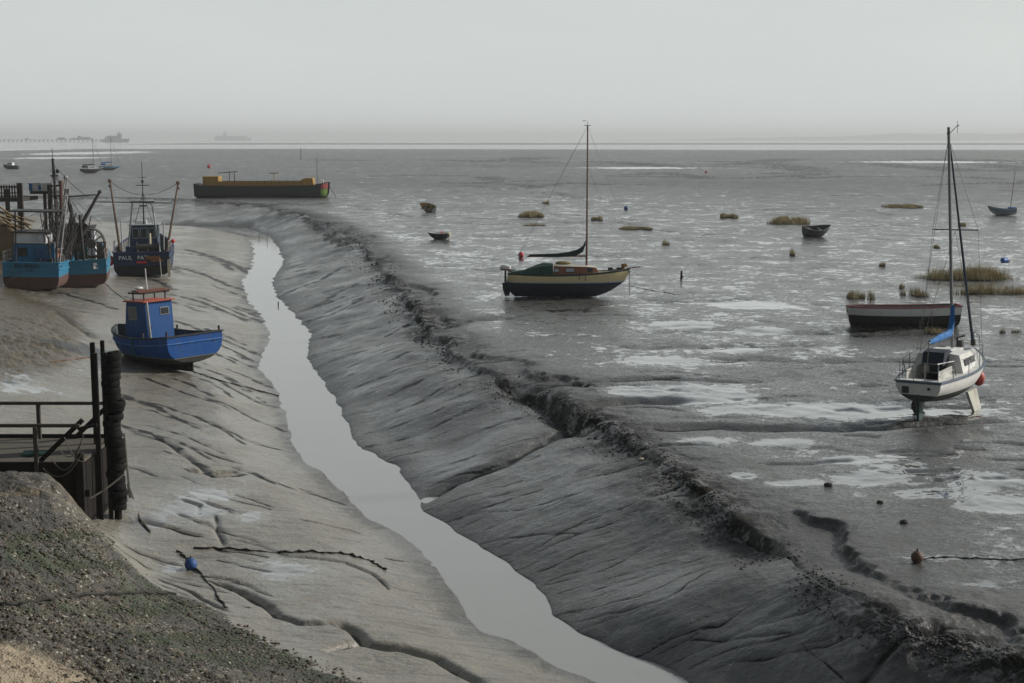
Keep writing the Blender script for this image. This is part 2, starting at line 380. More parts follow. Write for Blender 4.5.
    c = mixc(nt, mapr(nt, mth(nt, 'ADD', grit, mth(nt, 'MULTIPLY', mth(nt, 'SUBTRACT', n_mid, .5), .25)), .3, .55), c, gr)
    sc_ = mixc(nt, n_mid, (.21, .165, .105), (.30, .245, .165))
    c = mixc(nt, mapr(nt, mth(nt, 'ADD', sand, mth(nt, 'MULTIPLY', mth(nt, 'SUBTRACT', n_fine, .5), .5)), .4, .7), c, sc_)
    keep = mth(nt, 'SUBTRACT', 1.0, mth(nt, 'MAXIMUM', grit, sand), True)
    pudk = mth(nt, 'MULTIPLY', pud, keep)
    c = mixc(nt, mth(nt, 'MULTIPLY', pudk, .7), c, (.075, .075, .072))
    nt.links.new(c, b.inputs['Base Color'])
    # gloss: damp mud shines, standing water mirrors
    ro = mapr(nt, n_fine, .25, .75, .24, .52)
    ro = mth(nt, 'SUBTRACT', ro, mth(nt, 'MULTIPLY', mth(nt, 'MULTIPLY', damp, keep), .12))
    ro = mth(nt, 'ADD', ro, mth(nt, 'MULTIPLY', mth(nt, 'SUBTRACT', 1.0, keep), .35))
    ro = mth(nt, 'ADD', ro, mth(nt, 'MULTIPLY', attr(nt, 'outer'), .12))
    ro = mth(nt, 'ADD', ro, mth(nt, 'MULTIPLY', dark, .3))
    rn = nt.nodes.new('ShaderNodeMix'); nt.links.new(pudk, rn.inputs[0]); nt.links.new(ro, rn.inputs[2]); rn.inputs[3].default_value = .03
    nt.links.new(rn.outputs[0], b.inputs['Roughness'])
    nt.links.new(mth(nt, 'SUBTRACT', .85, mth(nt, 'MAXIMUM', mth(nt, 'MULTIPLY', attr(nt, 'outer'), .3), mth(nt, 'MULTIPLY', mth(nt, 'MAXIMUM', dark, hk), .7))), b.inputs['Specular IOR Level'])
    film = mth(nt, 'MULTIPLY', mth(nt, 'MULTIPLY', bankness, mth(nt, 'SUBTRACT', keep, hump, True)), mapr(nt, mth(nt, 'ADD', noise(nt, pos, .35, 5, .6, .3), mth(nt, 'MULTIPLY', mth(nt, 'SUBTRACT', n_mid, .5), .4)), .40, .66, .12, .60))
    film = mth(nt, 'MULTIPLY', film, mth(nt, 'SUBTRACT', 1.0, hk))
    nt.links.new(mth(nt, 'ADD', mth(nt, 'ADD', mth(nt, 'MULTIPLY', pudk, .95), film), mth(nt, 'MULTIPLY', mth(nt, 'MULTIPLY', mth(nt, 'MULTIPLY', damp, keep), mapr(nt, n_fine, .62, .40)), mth(nt, 'SUBTRACT', .5, mth(nt, 'MULTIPLY', attr(nt, 'outer'), .38))), True), b.inputs['Coat Weight'])
    b.inputs['Coat Roughness'].default_value = .10
    # relief
    h = mth(nt, 'ADD', mth(nt, 'MULTIPLY', n_fine, .035), mth(nt, 'MULTIPLY', n_tiny, .010))
    h = mth(nt, 'ADD', h, mth(nt, 'MULTIPLY', n_mid, .09))
    h = mth(nt, 'ADD', h, mth(nt, 'MULTIPLY', mth(nt, 'MULTIPLY', run, bankness), .035))
    h = mth(nt, 'ADD', h, mth(nt, 'MULTIPLY', mth(nt, 'MULTIPLY', vo.outputs['Distance'], grit), -.03))
    bu = nt.nodes.new('ShaderNodeBump'); bu.inputs['Distance'].default_value = 1.0
    nt.links.new(h, bu.inputs['Height'])
    nt.links.new(mth(nt, 'SUBTRACT', .85, mth(nt, 'MULTIPLY', pudk, .85)), bu.inputs['Strength'])
    nt.links.new(bu.outputs[0], b.inputs['Normal'])
    b2 = nt.nodes.new('ShaderNodeBump'); b2.inputs['Distance'].default_value = .35; nt.links.new(h, b2.inputs['Height']); nt.links.new(mth(nt, 'SUBTRACT', .8, mth(nt, 'MULTIPLY', pudk, .8)), b2.inputs['Strength']); nt.links.new(b2.outputs[0], b.inputs['Coat Normal'])
    return m

def water_material(name, col, rough, bump, scale):
    m, nt, b = newmat(name)
    geo = nt.nodes.new('ShaderNodeNewGeometry'); pos = geo.outputs['Position']
    b.inputs['IOR'].default_value = 1.45
    n = noise(nt, pos, .25, 4, .6)
    nt.links.new(mixc(nt, n, tuple(k * .93 for k in col), tuple(k * 1.07 for k in col)), b.inputs['Base Color'])
    nt.links.new(mapr(nt, noise(nt, pos, .6, 4), .4, .65, rough * .6, rough * 1.6), b.inputs['Roughness'])
    bu = nt.nodes.new('ShaderNodeBump'); bu.inputs['Strength'].default_value = bump; bu.inputs['Distance'].default_value = .02
    nt.links.new(noise(nt, pos, scale, 3), bu.inputs['Height']); nt.links.new(bu.outputs[0], b.inputs['Normal'])
    return m

def build_ground():
    inner = np.linspace(-22.5, 22.5, 1000)
    o1 = np.concatenate([np.linspace(22.7, 40, 40), np.linspace(41, 180, 60)])
    th = np.radians(np.concatenate([-o1[::-1], inner, o1]))
    ys = np.concatenate([np.linspace(760, 440, 470), np.linspace(439.3, 148, 430)])
    ds = CAM_H / np.tan(PITCH + np.arctan((ys - 341.5) / F))
    ds = ds * 1.0
    near = np.array([.6, 3, 6, 9, 11, 13, 15, 16.5, 18])
    ds = ds[ds > 18.5]
    farr = np.geomspace(ds[-1] * 1.04, 16000, 46)
    ds = np.concatenate([near, ds, farr])
    nt_, nd_ = len(th), len(ds)
    T, D = np.meshgrid(th, ds)
    X = D * np.sin(T); Y = D * np.cos(T)
    z, o = height(X.ravel(), Y.ravel())
    x = X.ravel(); y = Y.ravel()
    co = np.stack([x, y, z], 1).astype(np.float32)
    me = bpy.data.meshes.new('mudflat')
    me.vertices.add(len(co)); me.vertices.foreach_set('co', co.ravel())
    i = np.arange(nd_ - 1)[:, None] * nt_ + np.arange(nt_ - 1)[None]
    q = np.stack([i, i + 1, i + nt_ + 1, i + nt_], 2).reshape(-1, 4)[:, ::-1]
    me.loops.add(q.size); me.loops.foreach_set('vertex_index', q.astype(np.int32).ravel())
    me.polygons.add(len(q)); me.polygons.foreach_set('loop_start', np.arange(0, q.size, 4, dtype=np.int32))
    me.update(calc_edges=True)
    me.polygons.foreach_set('use_smooth', np.ones(len(q), bool))
    # hollows: rill lines, wet bed and crack shadow both painted dark
    Z = z.reshape(nd_, nt_)
    GRID.update(th=th, ds=ds, Z=Z)
    def put(name, v):
        a = me.attributes.new(name, 'FLOAT', 'POINT'); a.data.foreach_set('value', np.asarray(v, np.float32).ravel())
    zl = o['zl']
    bank = (o['left'] > 0) * (y < 35.5)
    foot = P(150,577,-1.3)
    fl = [P(48,479,.75), P(92,520,0), P(124,556,-1.2), P(150,577,-1.35), P(215,610,-1.4), P(280,643,-1.4), P(340,668,-1.45), P(380,690,-1.45), (2, 20), (4, 8)]
    df, sf, _ = pdist(x + .55 * fbm(x, y, 1.6, 5, 161, .6), y + .8 * fbm(x, y, 1.9, 5, 162, .6), fl[::-1])
    grit = np.where((sf < 0) & (y < 36) & (o['left'] > 0), sstep(-.05, .5, df), 0)
    sd = np.hypot((x - P(0,683,1.5)[0] + .3), (y - P(0,683,1.5)[1]) * .75)
    sand = np.exp(-(sd / 2.0) ** 2)
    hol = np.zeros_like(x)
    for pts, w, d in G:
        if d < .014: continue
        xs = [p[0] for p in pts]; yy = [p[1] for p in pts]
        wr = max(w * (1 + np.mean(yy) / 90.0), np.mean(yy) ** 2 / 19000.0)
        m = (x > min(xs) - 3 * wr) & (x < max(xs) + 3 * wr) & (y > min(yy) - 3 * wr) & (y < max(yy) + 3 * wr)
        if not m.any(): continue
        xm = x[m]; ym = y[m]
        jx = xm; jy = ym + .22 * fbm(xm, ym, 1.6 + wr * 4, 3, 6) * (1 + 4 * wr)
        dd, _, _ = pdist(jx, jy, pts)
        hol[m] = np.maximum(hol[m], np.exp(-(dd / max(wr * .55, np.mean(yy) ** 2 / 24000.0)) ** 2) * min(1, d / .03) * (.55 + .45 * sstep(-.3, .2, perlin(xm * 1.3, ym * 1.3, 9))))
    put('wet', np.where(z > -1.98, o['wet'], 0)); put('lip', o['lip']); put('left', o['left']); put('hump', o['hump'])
    put('sea', o['sea']); put('outer', o['outer']); put('grit', grit); put('slope', o['slope']); put('sand', sand); put('scour', o['scour']); put('hollow', hol)
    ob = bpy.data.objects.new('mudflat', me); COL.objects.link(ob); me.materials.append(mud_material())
    tag(ob, 'wet grey tidal mudflat with shingle bank and drained creek', kind='structure')

def sheet(name, rows, mat, label):
    bm = bmesh.new()
    vs = [[bm.verts.new(p) for p in r] for r in rows]
    for a, b in zip(vs[:-1], vs[1:]):
        for k in range(len(a) - 1): bm.faces.new((a[k], a[k + 1], b[k + 1], b[k]))
    bmesh.ops.recalc_face_normals(bm, faces=bm.faces)
    me = bpy.data.meshes.new(name); bm.to_mesh(me); bm.free(); me.materials.append(mat)
    for p in me.polygons:
        p.use_smooth = True
    if me.polygons[0].normal.z < 0: me.flip_normals()
    ob = bpy.data.objects.new(name, me); COL.objects.link(ob)
    return tag(ob, label, kind='structure')

def build_water():
    rows = []
    n = 46
    import itertools
    ll = [Vector((*p, 0)) for p in CL]; rr = [Vector((*p, 0)) for p in CR]
    def resample(pl, n):
        d = [0]
        for a, b in zip(pl[:-1], pl[1:]): d.append(d[-1] + (b - a).length)
        o = []
        for i in range(n):
            s = d[-1] * i / (n - 1); k = max(j for j in range(len(d)) if d[j] <= s + 1e-9); k = min(k, len(pl) - 2)
            t = (s - d[k]) / max(1e-9, d[k + 1] - d[k]); o.append(pl[k].lerp(pl[k + 1], t))
        return o
    A = resample(ll, 90); B = resample(rr, 90)
    for a, b in zip(A, B):
        c = b - a; c.normalize()
        rows.append([(*(a - c * 1.2).xy, ZW), (*((a + b) / 2).xy, ZW), (*(b + c * 1.2).xy, ZW)])
    sheet('creek_water', rows, water_material('creek_water', (.26, .265, .26), .03, .22, 2.2), 'narrow still creek of grey water winding between mud banks')
    rows = []
    for d in (1150, 1500, 2500, 5000, 9000, 16500):
        rows.append([(d * math.sin(R(a)), d * math.cos(R(a)), -.42) for a in range(-88, 89, 4)])
    sheet('sea_water', rows, water_material('sea_water', (.20, .21, .21), .12, .3, .4), 'pale strip of sea along the horizon')
# ------------------------------------------------------------------ mesh kit
V = Vector
class MB:
    """collects shapes and links them as ONE mesh object"""
    def __init__(s): s.bm = bmesh.new()
    def face(s, pts):
        try: s.bm.faces.new([s.bm.verts.new(p) for p in pts])
        except ValueError: pass
        return s
    def loft(s, rows, close=False, caps=False):
        vs = [[s.bm.verts.new(p) for p in r] for r in rows]
        n = len(rows[0])
        for a, b in zip(vs[:-1], vs[1:]):
            for k in range(n if close else n - 1):
                q = [a[k], a[(k + 1) % n], b[(k + 1) % n], b[k]]
                try: s.bm.faces.new(q)
                except ValueError: pass
        if caps:
            for r in (vs[0][::-1], vs[-1]):
                try: s.bm.faces.new(r)
                except ValueError: pass
        return s
    def box(s, c, d, rz=0, rx=0, ry=0, bevel=0):
        r = bmesh.ops.create_cube(s.bm, size=1)
        M = Matrix.Translation(c) @ Euler((rx, ry, rz)).to_matrix().to_4x4() @ Matrix.Diagonal((*d, 1))
        bmesh.ops.transform(s.bm, matrix=M, verts=r['verts'])
        if bevel:
            es = list({e for v in r['verts'] for e in v.link_edges})
            bmesh.ops.bevel(s.bm, geom=es, offset=bevel, segments=2, affect='EDGES', profile=.6)
        return s
    def prism(s, poly, axis, a, b):
        """poly in the two other axes, extruded from a to b"""
        def m(p, h):
            return {'x': (h, p[0], p[1]), 'y': (p[0], h, p[1]), 'z': (p[0], p[1], h)}[axis]
        s.loft([[m(p, a) for p in poly], [m(p, b) for p in poly]], True, True); return s
    def tube(s, pts, r, n=8, r2=None, caps=True):
        pts = [V(p) for p in pts]; rows = []
        N = len(pts)
        prev = None
        for i, p in enumerate(pts):
            t = (pts[min(i + 1, N - 1)] - pts[max(i - 1, 0)]).normalized()
            if prev is None: u = t.orthogonal().normalized()
            else:
                u = prev - t * prev.dot(t)
                u = u.normalized() if u.length > 1e-6 else t.orthogonal().normalized()
            prev = u; w = t.cross(u)
            rr = r if r2 is None else r + (r2 - r) * i / (N - 1)
            rows.append([p + (u * math.cos(a) + w * math.sin(a)) * rr for a in [2 * math.pi * k / n for k in range(n)]])
        s.loft(rows, True, caps); return s
    def lathe(s, prof, n=16, M=None):
        M = M or Matrix()
        rows = [[M @ V((r * math.cos(2 * math.pi * k / n), r * math.sin(2 * math.pi * k / n), z)) for k in range(n)] for r, z in prof]
        s.loft(rows, True, True); return s
    def ball(s, c, r, n=16, sc=(1, 1, 1)):
        q = bmesh.ops.create_uvsphere(s.bm, u_segments=n, v_segments=n // 2 + 2, radius=r)
        bmesh.ops.transform(s.bm, matrix=Matrix.Translation(c) @ Matrix.Diagonal((*sc, 1)), verts=q['verts']); return s
    def build(s, name, mat, parent=None, smooth=False):
        bmesh.ops.remove_doubles(s.bm, verts=s.bm.verts, dist=.0004)
        bmesh.ops.dissolve_degenerate(s.bm, edges=s.bm.edges, dist=.0002)
        bmesh.ops.recalc_face_normals(s.bm, faces=s.bm.faces)
        me = bpy.data.meshes.new(name); s.bm.to_mesh(me); s.bm.free()
        me.materials.append(mat)
        if smooth:
            for p in me.polygons: p.use_smooth = True
            me.set_sharp_from_angle(angle=R(38))
        o = bpy.data.objects.new(name, me); COL.objects.link(o)
        if parent: o.parent = parent
        return o

def empty(name, loc, az=0, pitch=0, roll=0):
    """a thing's base; local +X is the bow, az is the compass direction of the bow (0 = away, 90 = right)"""
    o = bpy.data.objects.new(name, None); COL.objects.link(o)
    o.empty_display_size = .3
    M = Matrix.Rotation(R(90 - az), 3, 'Z') @ Matrix.Rotation(R(pitch), 3, 'Y') @ Matrix.Rotation(R(roll), 3, 'X')
    o.rotation_euler = M.to_euler(); o.location = loc
    return o
def kids(o): return [c for c in bpy.data.objects if c.parent == o]
def copy_tree(o, parent=None):
    c = o.copy(); COL.objects.link(c); c.parent = parent
    for k in kids(o): copy_tree(k, c)
    return c

_M = {}
def paint(name, col, rough=.45, dirt=.35, dcol=(.06, .055, .045), scale=3.0, metal=0.0, low=None, bump=.0, spec=None):
    """weathered painted or bare surface; low = height below which mud has stuck"""
    if name in _M: return _M[name]
    m, nt, b = newmat(name)
    tc = nt.nodes.new('ShaderNodeTexCoord'); ob = tc.outputs['Object']
    mp = nt.nodes.new('ShaderNodeMapping'); mp.inputs['Scale'].default_value = (1, 1, .35); nt.links.new(ob, mp.inputs[0])
    n1 = noise(nt, mp.outputs[0], scale, 6, .65, .2); n2 = noise(nt, ob, scale * 6, 4, .6)
    c = mixc(nt, n2, tuple(k * .85 for k in col), tuple(min(1, k * 1.12) for k in col))
    c = mixc(nt, mth(nt, 'MULTIPLY', mapr(nt, n1, .48, .78), dirt), c, dcol)
    if low is not None:
        sx = nt.nodes.new('ShaderNodeSeparateXYZ'); nt.links.new(ob, sx.inputs[0])
        f = mapr(nt, mth(nt, 'ADD', sx.outputs[2], mth(nt, 'MULTIPLY', n1, .5)), low + .4, low + .1)
        c = mixc(nt, mth(nt, 'MULTIPLY', f, .8), c, (.085, .08, .07))
    nt.links.new(c, b.inputs['Base Color'])
    nt.links.new(mapr(nt, n1, .3, .8, rough, min(1, rough + .3)), b.inputs['Roughness'])
    b.inputs['Metallic'].default_value = metal
    if spec is not None: b.inputs['Specular IOR Level'].default_value = spec
    if bump:
        bu = nt.nodes.new('ShaderNodeBump'); bu.inputs['Strength'].default_value = .6; bu.inputs['Distance'].default_value = bump
        nt.links.new(n2, bu.inputs['Height']); nt.links.new(bu.outputs[0], b.inputs['Normal'])
    _M[name] = m; return m
def glass():
    if 'glass' in _M: return _M['glass']
    m, nt, b = newmat('window_glass'); b.inputs['Base Color'].default_value = (.03, .035, .04, 1); b.inputs['Roughness'].default_value = .08
    _M['glass'] = m; return m

# ------------------------------------------------------------------ hulls
def lerp_tab(tab, t):
    for (a, x), (b, y) in zip(tab[:-1], tab[1:]):
        if t <= b:
            k = (t - a) / (b - a) if b > a else 0
            return x + (y - x) * k
    return tab[-1][1]
def smooth_tab(tab):
    ts = [a for a, _ in tab]; ys = [b for _, b in tab]; n = len(tab)
    ms = []
    for i in range(n):
        if i == 0: ms.append((ys[1] - ys[0]) / (ts[1] - ts[0]))
        elif i == n - 1: ms.append((ys[-1] - ys[-2]) / (ts[-1] - ts[-2]))
        else: ms.append((ys[i + 1] - ys[i - 1]) / (ts[i + 1] - ts[i - 1]))
    def f(t):
        t = min(max(t, ts[0]), ts[-1])
        i = max(k for k in range(n - 1) if ts[k] <= t + 1e-12)
        h = ts[i + 1] - ts[i]; u = (t - ts[i]) / h
        return ((2 * u**3 - 3 * u**2 + 1) * ys[i] + (u**3 - 2 * u**2 + u) * h * ms[i] + (-2 * u**3 + 3 * u**2) * ys[i + 1] + (u**3 - u**2) * h * ms[i + 1])
    return f

class Hull:
    """t: 0 stern .. 1 stem; q: 0 keel line .. 1 sheer"""
    def __init__(s, L, beam, plan, sheer, keel, rake_bow=.6, rake_stern=.1, full=2.2, full_bow=1.3, N=22):
        s.L, s.N = L, N
        s.b = lambda t, f=smooth_tab(plan): max(.02, f(t)) * beam / 2
        s.zs = smooth_tab(sheer); s.zk = smooth_tab(keel); s.rb, s.rs = rake_bow, rake_stern; s.f0, s.f1 = full, full_bow
    def p(s, t, z, side, inset=0):
        zk, zs = s.zk(t), s.zs(t)
        q = min(1.2, max(0, (z - zk) / (zs - zk)))
        f = s.f0 + (s.f1 - s.f0) * t ** 1.5
        qq = min(q, 1)
        y = s.b(t) * (1 - (1 - qq) ** f) ** (1 / (1 + (f - 1) * .55)) + s.b(t) * .15 * max(0, q - 1)
        y = max(0, y - inset)
        xb = s.L / 2 - s.rb * (1 - q) ** 1.4 if q < 1 else s.L / 2
        xs = -s.L / 2 + s.rs * (1 - q)
        return V((xs + inset * (1 if t < .02 else 0) + t * (xb - xs), side * y, z))
    def shell(s, lo, hi, steps, inset=0, transom=True):
        """outer skin between two level functions, with its piece of transom"""
        m = MB(); ts = [i / s.N for i in range(s.N + 1)]
        for side in (-1, 1):
            m.loft([[s.p(t, lo(t) + (hi(t) - lo(t)) * k / steps, side, inset) for k in range(steps + 1)] for t in ts])
        if transom:
            m.loft([[s.p(0, lo(0) + (hi(0) - lo(0)) * k / steps, sd, inset) for sd in (-1, 1)] for k in range(steps + 1)])
        return m
    def deck(s, z, t0=0, t1=1, inset=.03, camber=.0):
        m = MB(); n = s.N
        m.loft([[s.p(t, z(t), -1, inset), s.p(t, z(t), 0, 0) + V((0, 0, camber)), s.p(t, z(t), 1, inset)] for t in [t0 + (t1 - t0) * i / n for i in range(n + 1)]])
        return m
    def rail(s, z, w, h, off=.0, t0=0, t1=1, transom=True):
        """strake or capping following the side at level z"""
        m = MB(); n = s.N * 2
        for sd in (-1, 1):
            rows = []
            for i in range(n + 1):
                t = t0 + (t1 - t0) * i / n
                a = s.p(t, z(t), sd) + V((0, sd * off, 0))
                rows.append([a + V((0, sd * w / 2, -h / 2)), a + V((0, sd * w / 2, h / 2)), a + V((0, -sd * w / 2, h / 2)), a + V((0, -sd * w / 2, -h / 2))])
            m.loft(rows, True, True)
        if transom and t0 == 0:
            a, b = s.p(0, z(0), -1), s.p(0, z(0), 1)
            m.box((a + b) / 2 + V((-off, 0, 0)), (w, (b - a).length + w, h))
        return m

def text_mesh(name, txt, size, mat, parent, origin, right, up, depth=.012):
    cu = bpy.data.curves.new(name, 'FONT'); cu.body = txt; cu.size = size; cu.align_x = 'CENTER'; cu.extrude = depth / 2
    tmp = bpy.data.objects.new(name + '_tmp', cu)
    COL.objects.link(tmp)
    dg = bpy.context.evaluated_depsgraph_get(); me = bpy.data.meshes.new_from_object(tmp.evaluated_get(dg))
    bpy.data.objects.remove(tmp); bpy.data.curves.remove(cu)
    r = V(right).normalized(); u = V(up).normalized(); n = r.cross(u)
    M = Matrix((r, u, n)).transposed().to_4x4(); M.translation = V(origin)
    me.transform(M); me.name = name; me.materials.clear(); me.materials.append(mat)
    o = bpy.data.objects.new(name, me); COL.objects.link(o); o.parent = parent
    return o
def sag(a, b, d, n=10):
    a, b = V(a), V(b)
    return [a.lerp(b, i / n) - V((0, 0, d * 4 * (i / n) * (1 - i / n))) for i in range(n + 1)]
# ------------------------------------------------------------------ the boats
ROPE = lambda: paint('old_rope', (.09, .085, .07), .9, .3)
STEEL = lambda: paint('dark_steel', (.035, .033, .032), .6, .4, (.09, .045, .025))
WIRE = lambda: paint('rigging_wire', (.07, .07, .072), .5, .1)
ANTI = lambda: paint('dark_bottom_paint', (.030, .028, .026), .8, .6, (.085, .08, .068), 2.0)

def wheelhouse(root, x0, x1, w, z0, z1, mats, lean=.15, win_z=None, roof_over=.12, name='wheelhouse'):
    """cabin with sloped front, roof and framed windows"""
    wallm, roofm, trimm = mats
    h = z1 - z0
    wh = MB().prism([(x0, z0), (x0, z1), (x1 - lean, z1), (x1, z0 + h * .45), (x1, z0)], 'y', -w / 2, w / 2).build(name, wallm, root)
    rf = MB().box(((x0 + x1 - lean) / 2, 0, z1 + .03), (x1 - lean - x0 + 2 * roof_over, w + 2 * roof_over, .06), bevel=.015).build('roof', roofm, root)
    wz = win_z or (z0 + h * .72); ws = h * .17
    def win(c, n, wd):
        """window on wall with normal n"""
        if abs(n[0]) > .5:
            d = (.03, wd, ws * 2); e = (.012, wd - .1, ws * 2 - .1)
        else:
            d = (wd, .03, ws * 2); e = (wd - .1, .012, ws * 2 - .1)
        f = MB().box(c, d).build('window', trimm, root)
        MB().box(V(c) + V(n) * .014, e).build('pane', glass(), f)
    return wh, win

def lattice(m, pts, r=.03):
    for a, b in pts: m.tube([a, b], r, 6)

# ---- blue open fishing boat
def blue_boat():
    loc = ground(158, 364); loc.z -= .12
    root = empty('fishing_boat', loc, az=-43, pitch=3.5, roll=-1.5)
    tag(root, 'bright blue fishing boat with orange roofed wheelhouse, on the mud above the creek', 'fishing boat')
    H = Hull(7.2, 2.95, [(0, .95), (.25, 1.0), (.5, 1.0), (.72, .86), (.88, .5), (1, .04)], [(0, 1.68), (.3, 1.54), (.6, 1.58), (1, 1.86)],
             [(0, .44), (.12, .26), (.5, .16), (.85, .22), (1, .45)], .55, .12, 3.6, 1.9)
    wl = lambda t: .66 + .08 * t
    blue = paint('bright_blue_paint', (.003, .070, .27), .38, .5, (.02, .045, .12), low=.38)
    H.shell(H.zk, wl, 6).build('bottom', ANTI(), root, True)
    H.shell(wl, H.zs, 6).build('topsides', blue, root, True)
    inn = paint('grey_blue_inside', (.045, .06, .07), .7, .5)
    H.shell(lambda t: .85, lambda t: H.zs(t) - .01, 3, .06).build('bulwark_lining', inn, root, True)
    H.deck(lambda t: .88, 0, .97, .05).build('deck', paint('grey_deck', (.08, .075, .065), .8, .6), root)
    H.rail(H.zs, .10, .06).build('gunwale', paint('black_rubber_rail', (.02, .02, .02), .6, .2), root)
    H.rail(lambda t: H.zs(t) - .33, .05, .05, .02).build('rubbing_strake', paint('worn_blue_strake', (.03, .14, .42), .3, .4, (.25, .28, .3)), root)
    H.rail(wl, .03, .035, .01).build('waterline_stripe', paint('faded_olive', (.13, .13, .07), .7, .4), root)
    MB().prism([(-2.9, -.05), (-2.9, .62), (-2.4, .55), (2.2, .42), (2.5, .55), (2.35, .0), (-2.6, -.05)], 'y', -.06, .06).build('keel', ANTI(), root)
    for i in range(9):
        t = .03 + i * .11
        for sd in (-1, 1):
            a = H.p(t, .9, sd, .085); b = H.p(t, H.zs(t) - .03, sd, .085); MB().tube([a, b], .03, 4).build('frame', inn, root)
    oran = paint('orange_roof_paint', (.42, .075, .03), .5, .35, (.2, .06, .03))
    wallb = paint('wheelhouse_blue', (.004, .072, .25), .45, .25, (.02, .05, .15))
    wh, win = wheelhouse(root, -.55, 1.5, 1.38, .88, 3.08, (wallb, oran, wallb), .3)
    wf = paint('window_frame_grey', (.25, .28, .29), .4, .2)
    f = MB().box((-.565, -.28, 2.62), (.03, .46, .36)).build('window', wf, root)
    MB().box((-.585, -.28, 2.62), (.012, .38, .28)).build('pane', glass(), f)
    d = MB().box((-.568, .28, 1.9), (.035, .56, 1.8)).build('door', wallb, root)
    MB().box((-.595, .48, 1.9), (.03, .04, .12)).build('handle', STEEL(), d)
    for sd in (-1, 1):
        f = MB().box((.65, sd * .70, 2.55), (.8, .03, .62)).build('window', wf, root)
        MB().box((.65, sd * .717, 2.55), (.68, .012, .50)).build('pane', paint('pale_reflection_pane', (.16, .18, .18), .25, .3), f)  # pale reflection put into the pane colour
    for yy in (-.45, 0, .45):
        f = MB().box((1.33, yy, 2.45), (.025, .42, .8), ry=-.28).build('window', wf, root)
        MB().box((1.345, yy, 2.45), (.02, .34, .7), ry=-.28).build('pane', glass(), f)
    g1 = MB()
    for x in (-.25, .75):
        for y in (-.55, .55): g1.tube([(x, y, 3.11), (x, y, 3.48)], .035)
    for y in (-.55, .55): g1.tube([(-.4, y, 3.48), (.9, y, 3.48)], .05)
    for x in (-.3, .8): g1.tube([(x, -.75, 3.5), (x, .75, 3.5)], .05)
    g1.build('roof_rack', STEEL(), root)
    MB().box((.25, 0, 3.60), (.5, 1.5, .05), bevel=.01).box((-.3, 0, 3.56), (.14, 1.7, .05)).build('rack_board', paint('rusty_board', (.16, .06, .04), .8, .5), root)
    MB().tube([(.2, .1, 3.56), (.2, .1, 4.6)], .035, 8, .022).build('aerial', paint('white_metal', (.65, .65, .63), .4, .2), root)
    MB().lathe([(0, 0), (.16, .02), (.2, .06), (.15, .12), (0, .14)], 14, Matrix.Translation((.3, .45, 3.64))).build('radar_dome', paint('white_metal', (0, 0, 0)), root, True)
    MB().tube([(-.64, .58, .95), (-.64, .64, 3.1)], .055).build('exhaust_pipe', paint('galvanised', (.35, .35, .34), .4, .4, metal=.5), root)
    for (t, sd) in ((.02, -1), (.02, 1), (.55, -1), (.3, 1)):
        a = H.p(t, H.zs(t), sd, .08); MB().tube([a, a + V((0, 0, .24))], .05).build('bollard', STEEL(), root)
    MB().ball((1.9, .2, 1.25), .24, 14, (1.2, 1, .8)).build('fender', paint('orange_red_plastic', (.45, .05, .03), .5, .2), root, True)
    c = MB(); rr = random.Random(3)
    for i in range(5):
        c.tube([(2.0 + .2 * math.cos(a * .6) * (1 + .05 * i), -.35 + .2 * math.sin(a * .6), .95 + .03 * i) for a in range(11)], .025, 6)
    for i in range(4): c.box((1.75 + rr.uniform(-.2, .3), rr.uniform(-.6, .1), 1.0), (.3, .25, .2), rz=rr.uniform(0, 3))
    c.build('foredeck_gear', paint('pale_gear', (.35, .34, .3), .7, .4), root)
    rp = [H.p(.42, H.zs(.42), 1) + V((0, .05, .05)), H.p(.42, 1.1, 1) + V((0, .06, 0)), H.p(.42, .55, 1) + V((0, .12, 0))]
    MB().tube(rp, .035).build('hanging_rope', paint('green_rope', (.02, .13, .11), .8, .3), root)
    for yy, zz in ((-1.0, 1.32),): MB().lathe([(.0, 0), (.05, 0), (.05, .03), (0, .03)], 10, Matrix.Translation((-3.58, yy, zz)) @ Matrix.Rotation(-math.pi / 2, 4, 'Y')).build('deck_drain', STEEL(), root)
    for t in (.35, .52, .68):
        a = H.p(t, 1.12, 1); MB().tube([a, a + V((0, .04, 0))], .05).build('deck_drain', STEEL(), root)
    MB().box((-3.05, 0, .25), (.28, .05, .6)).build('rudder', ANTI(), root)
    return root

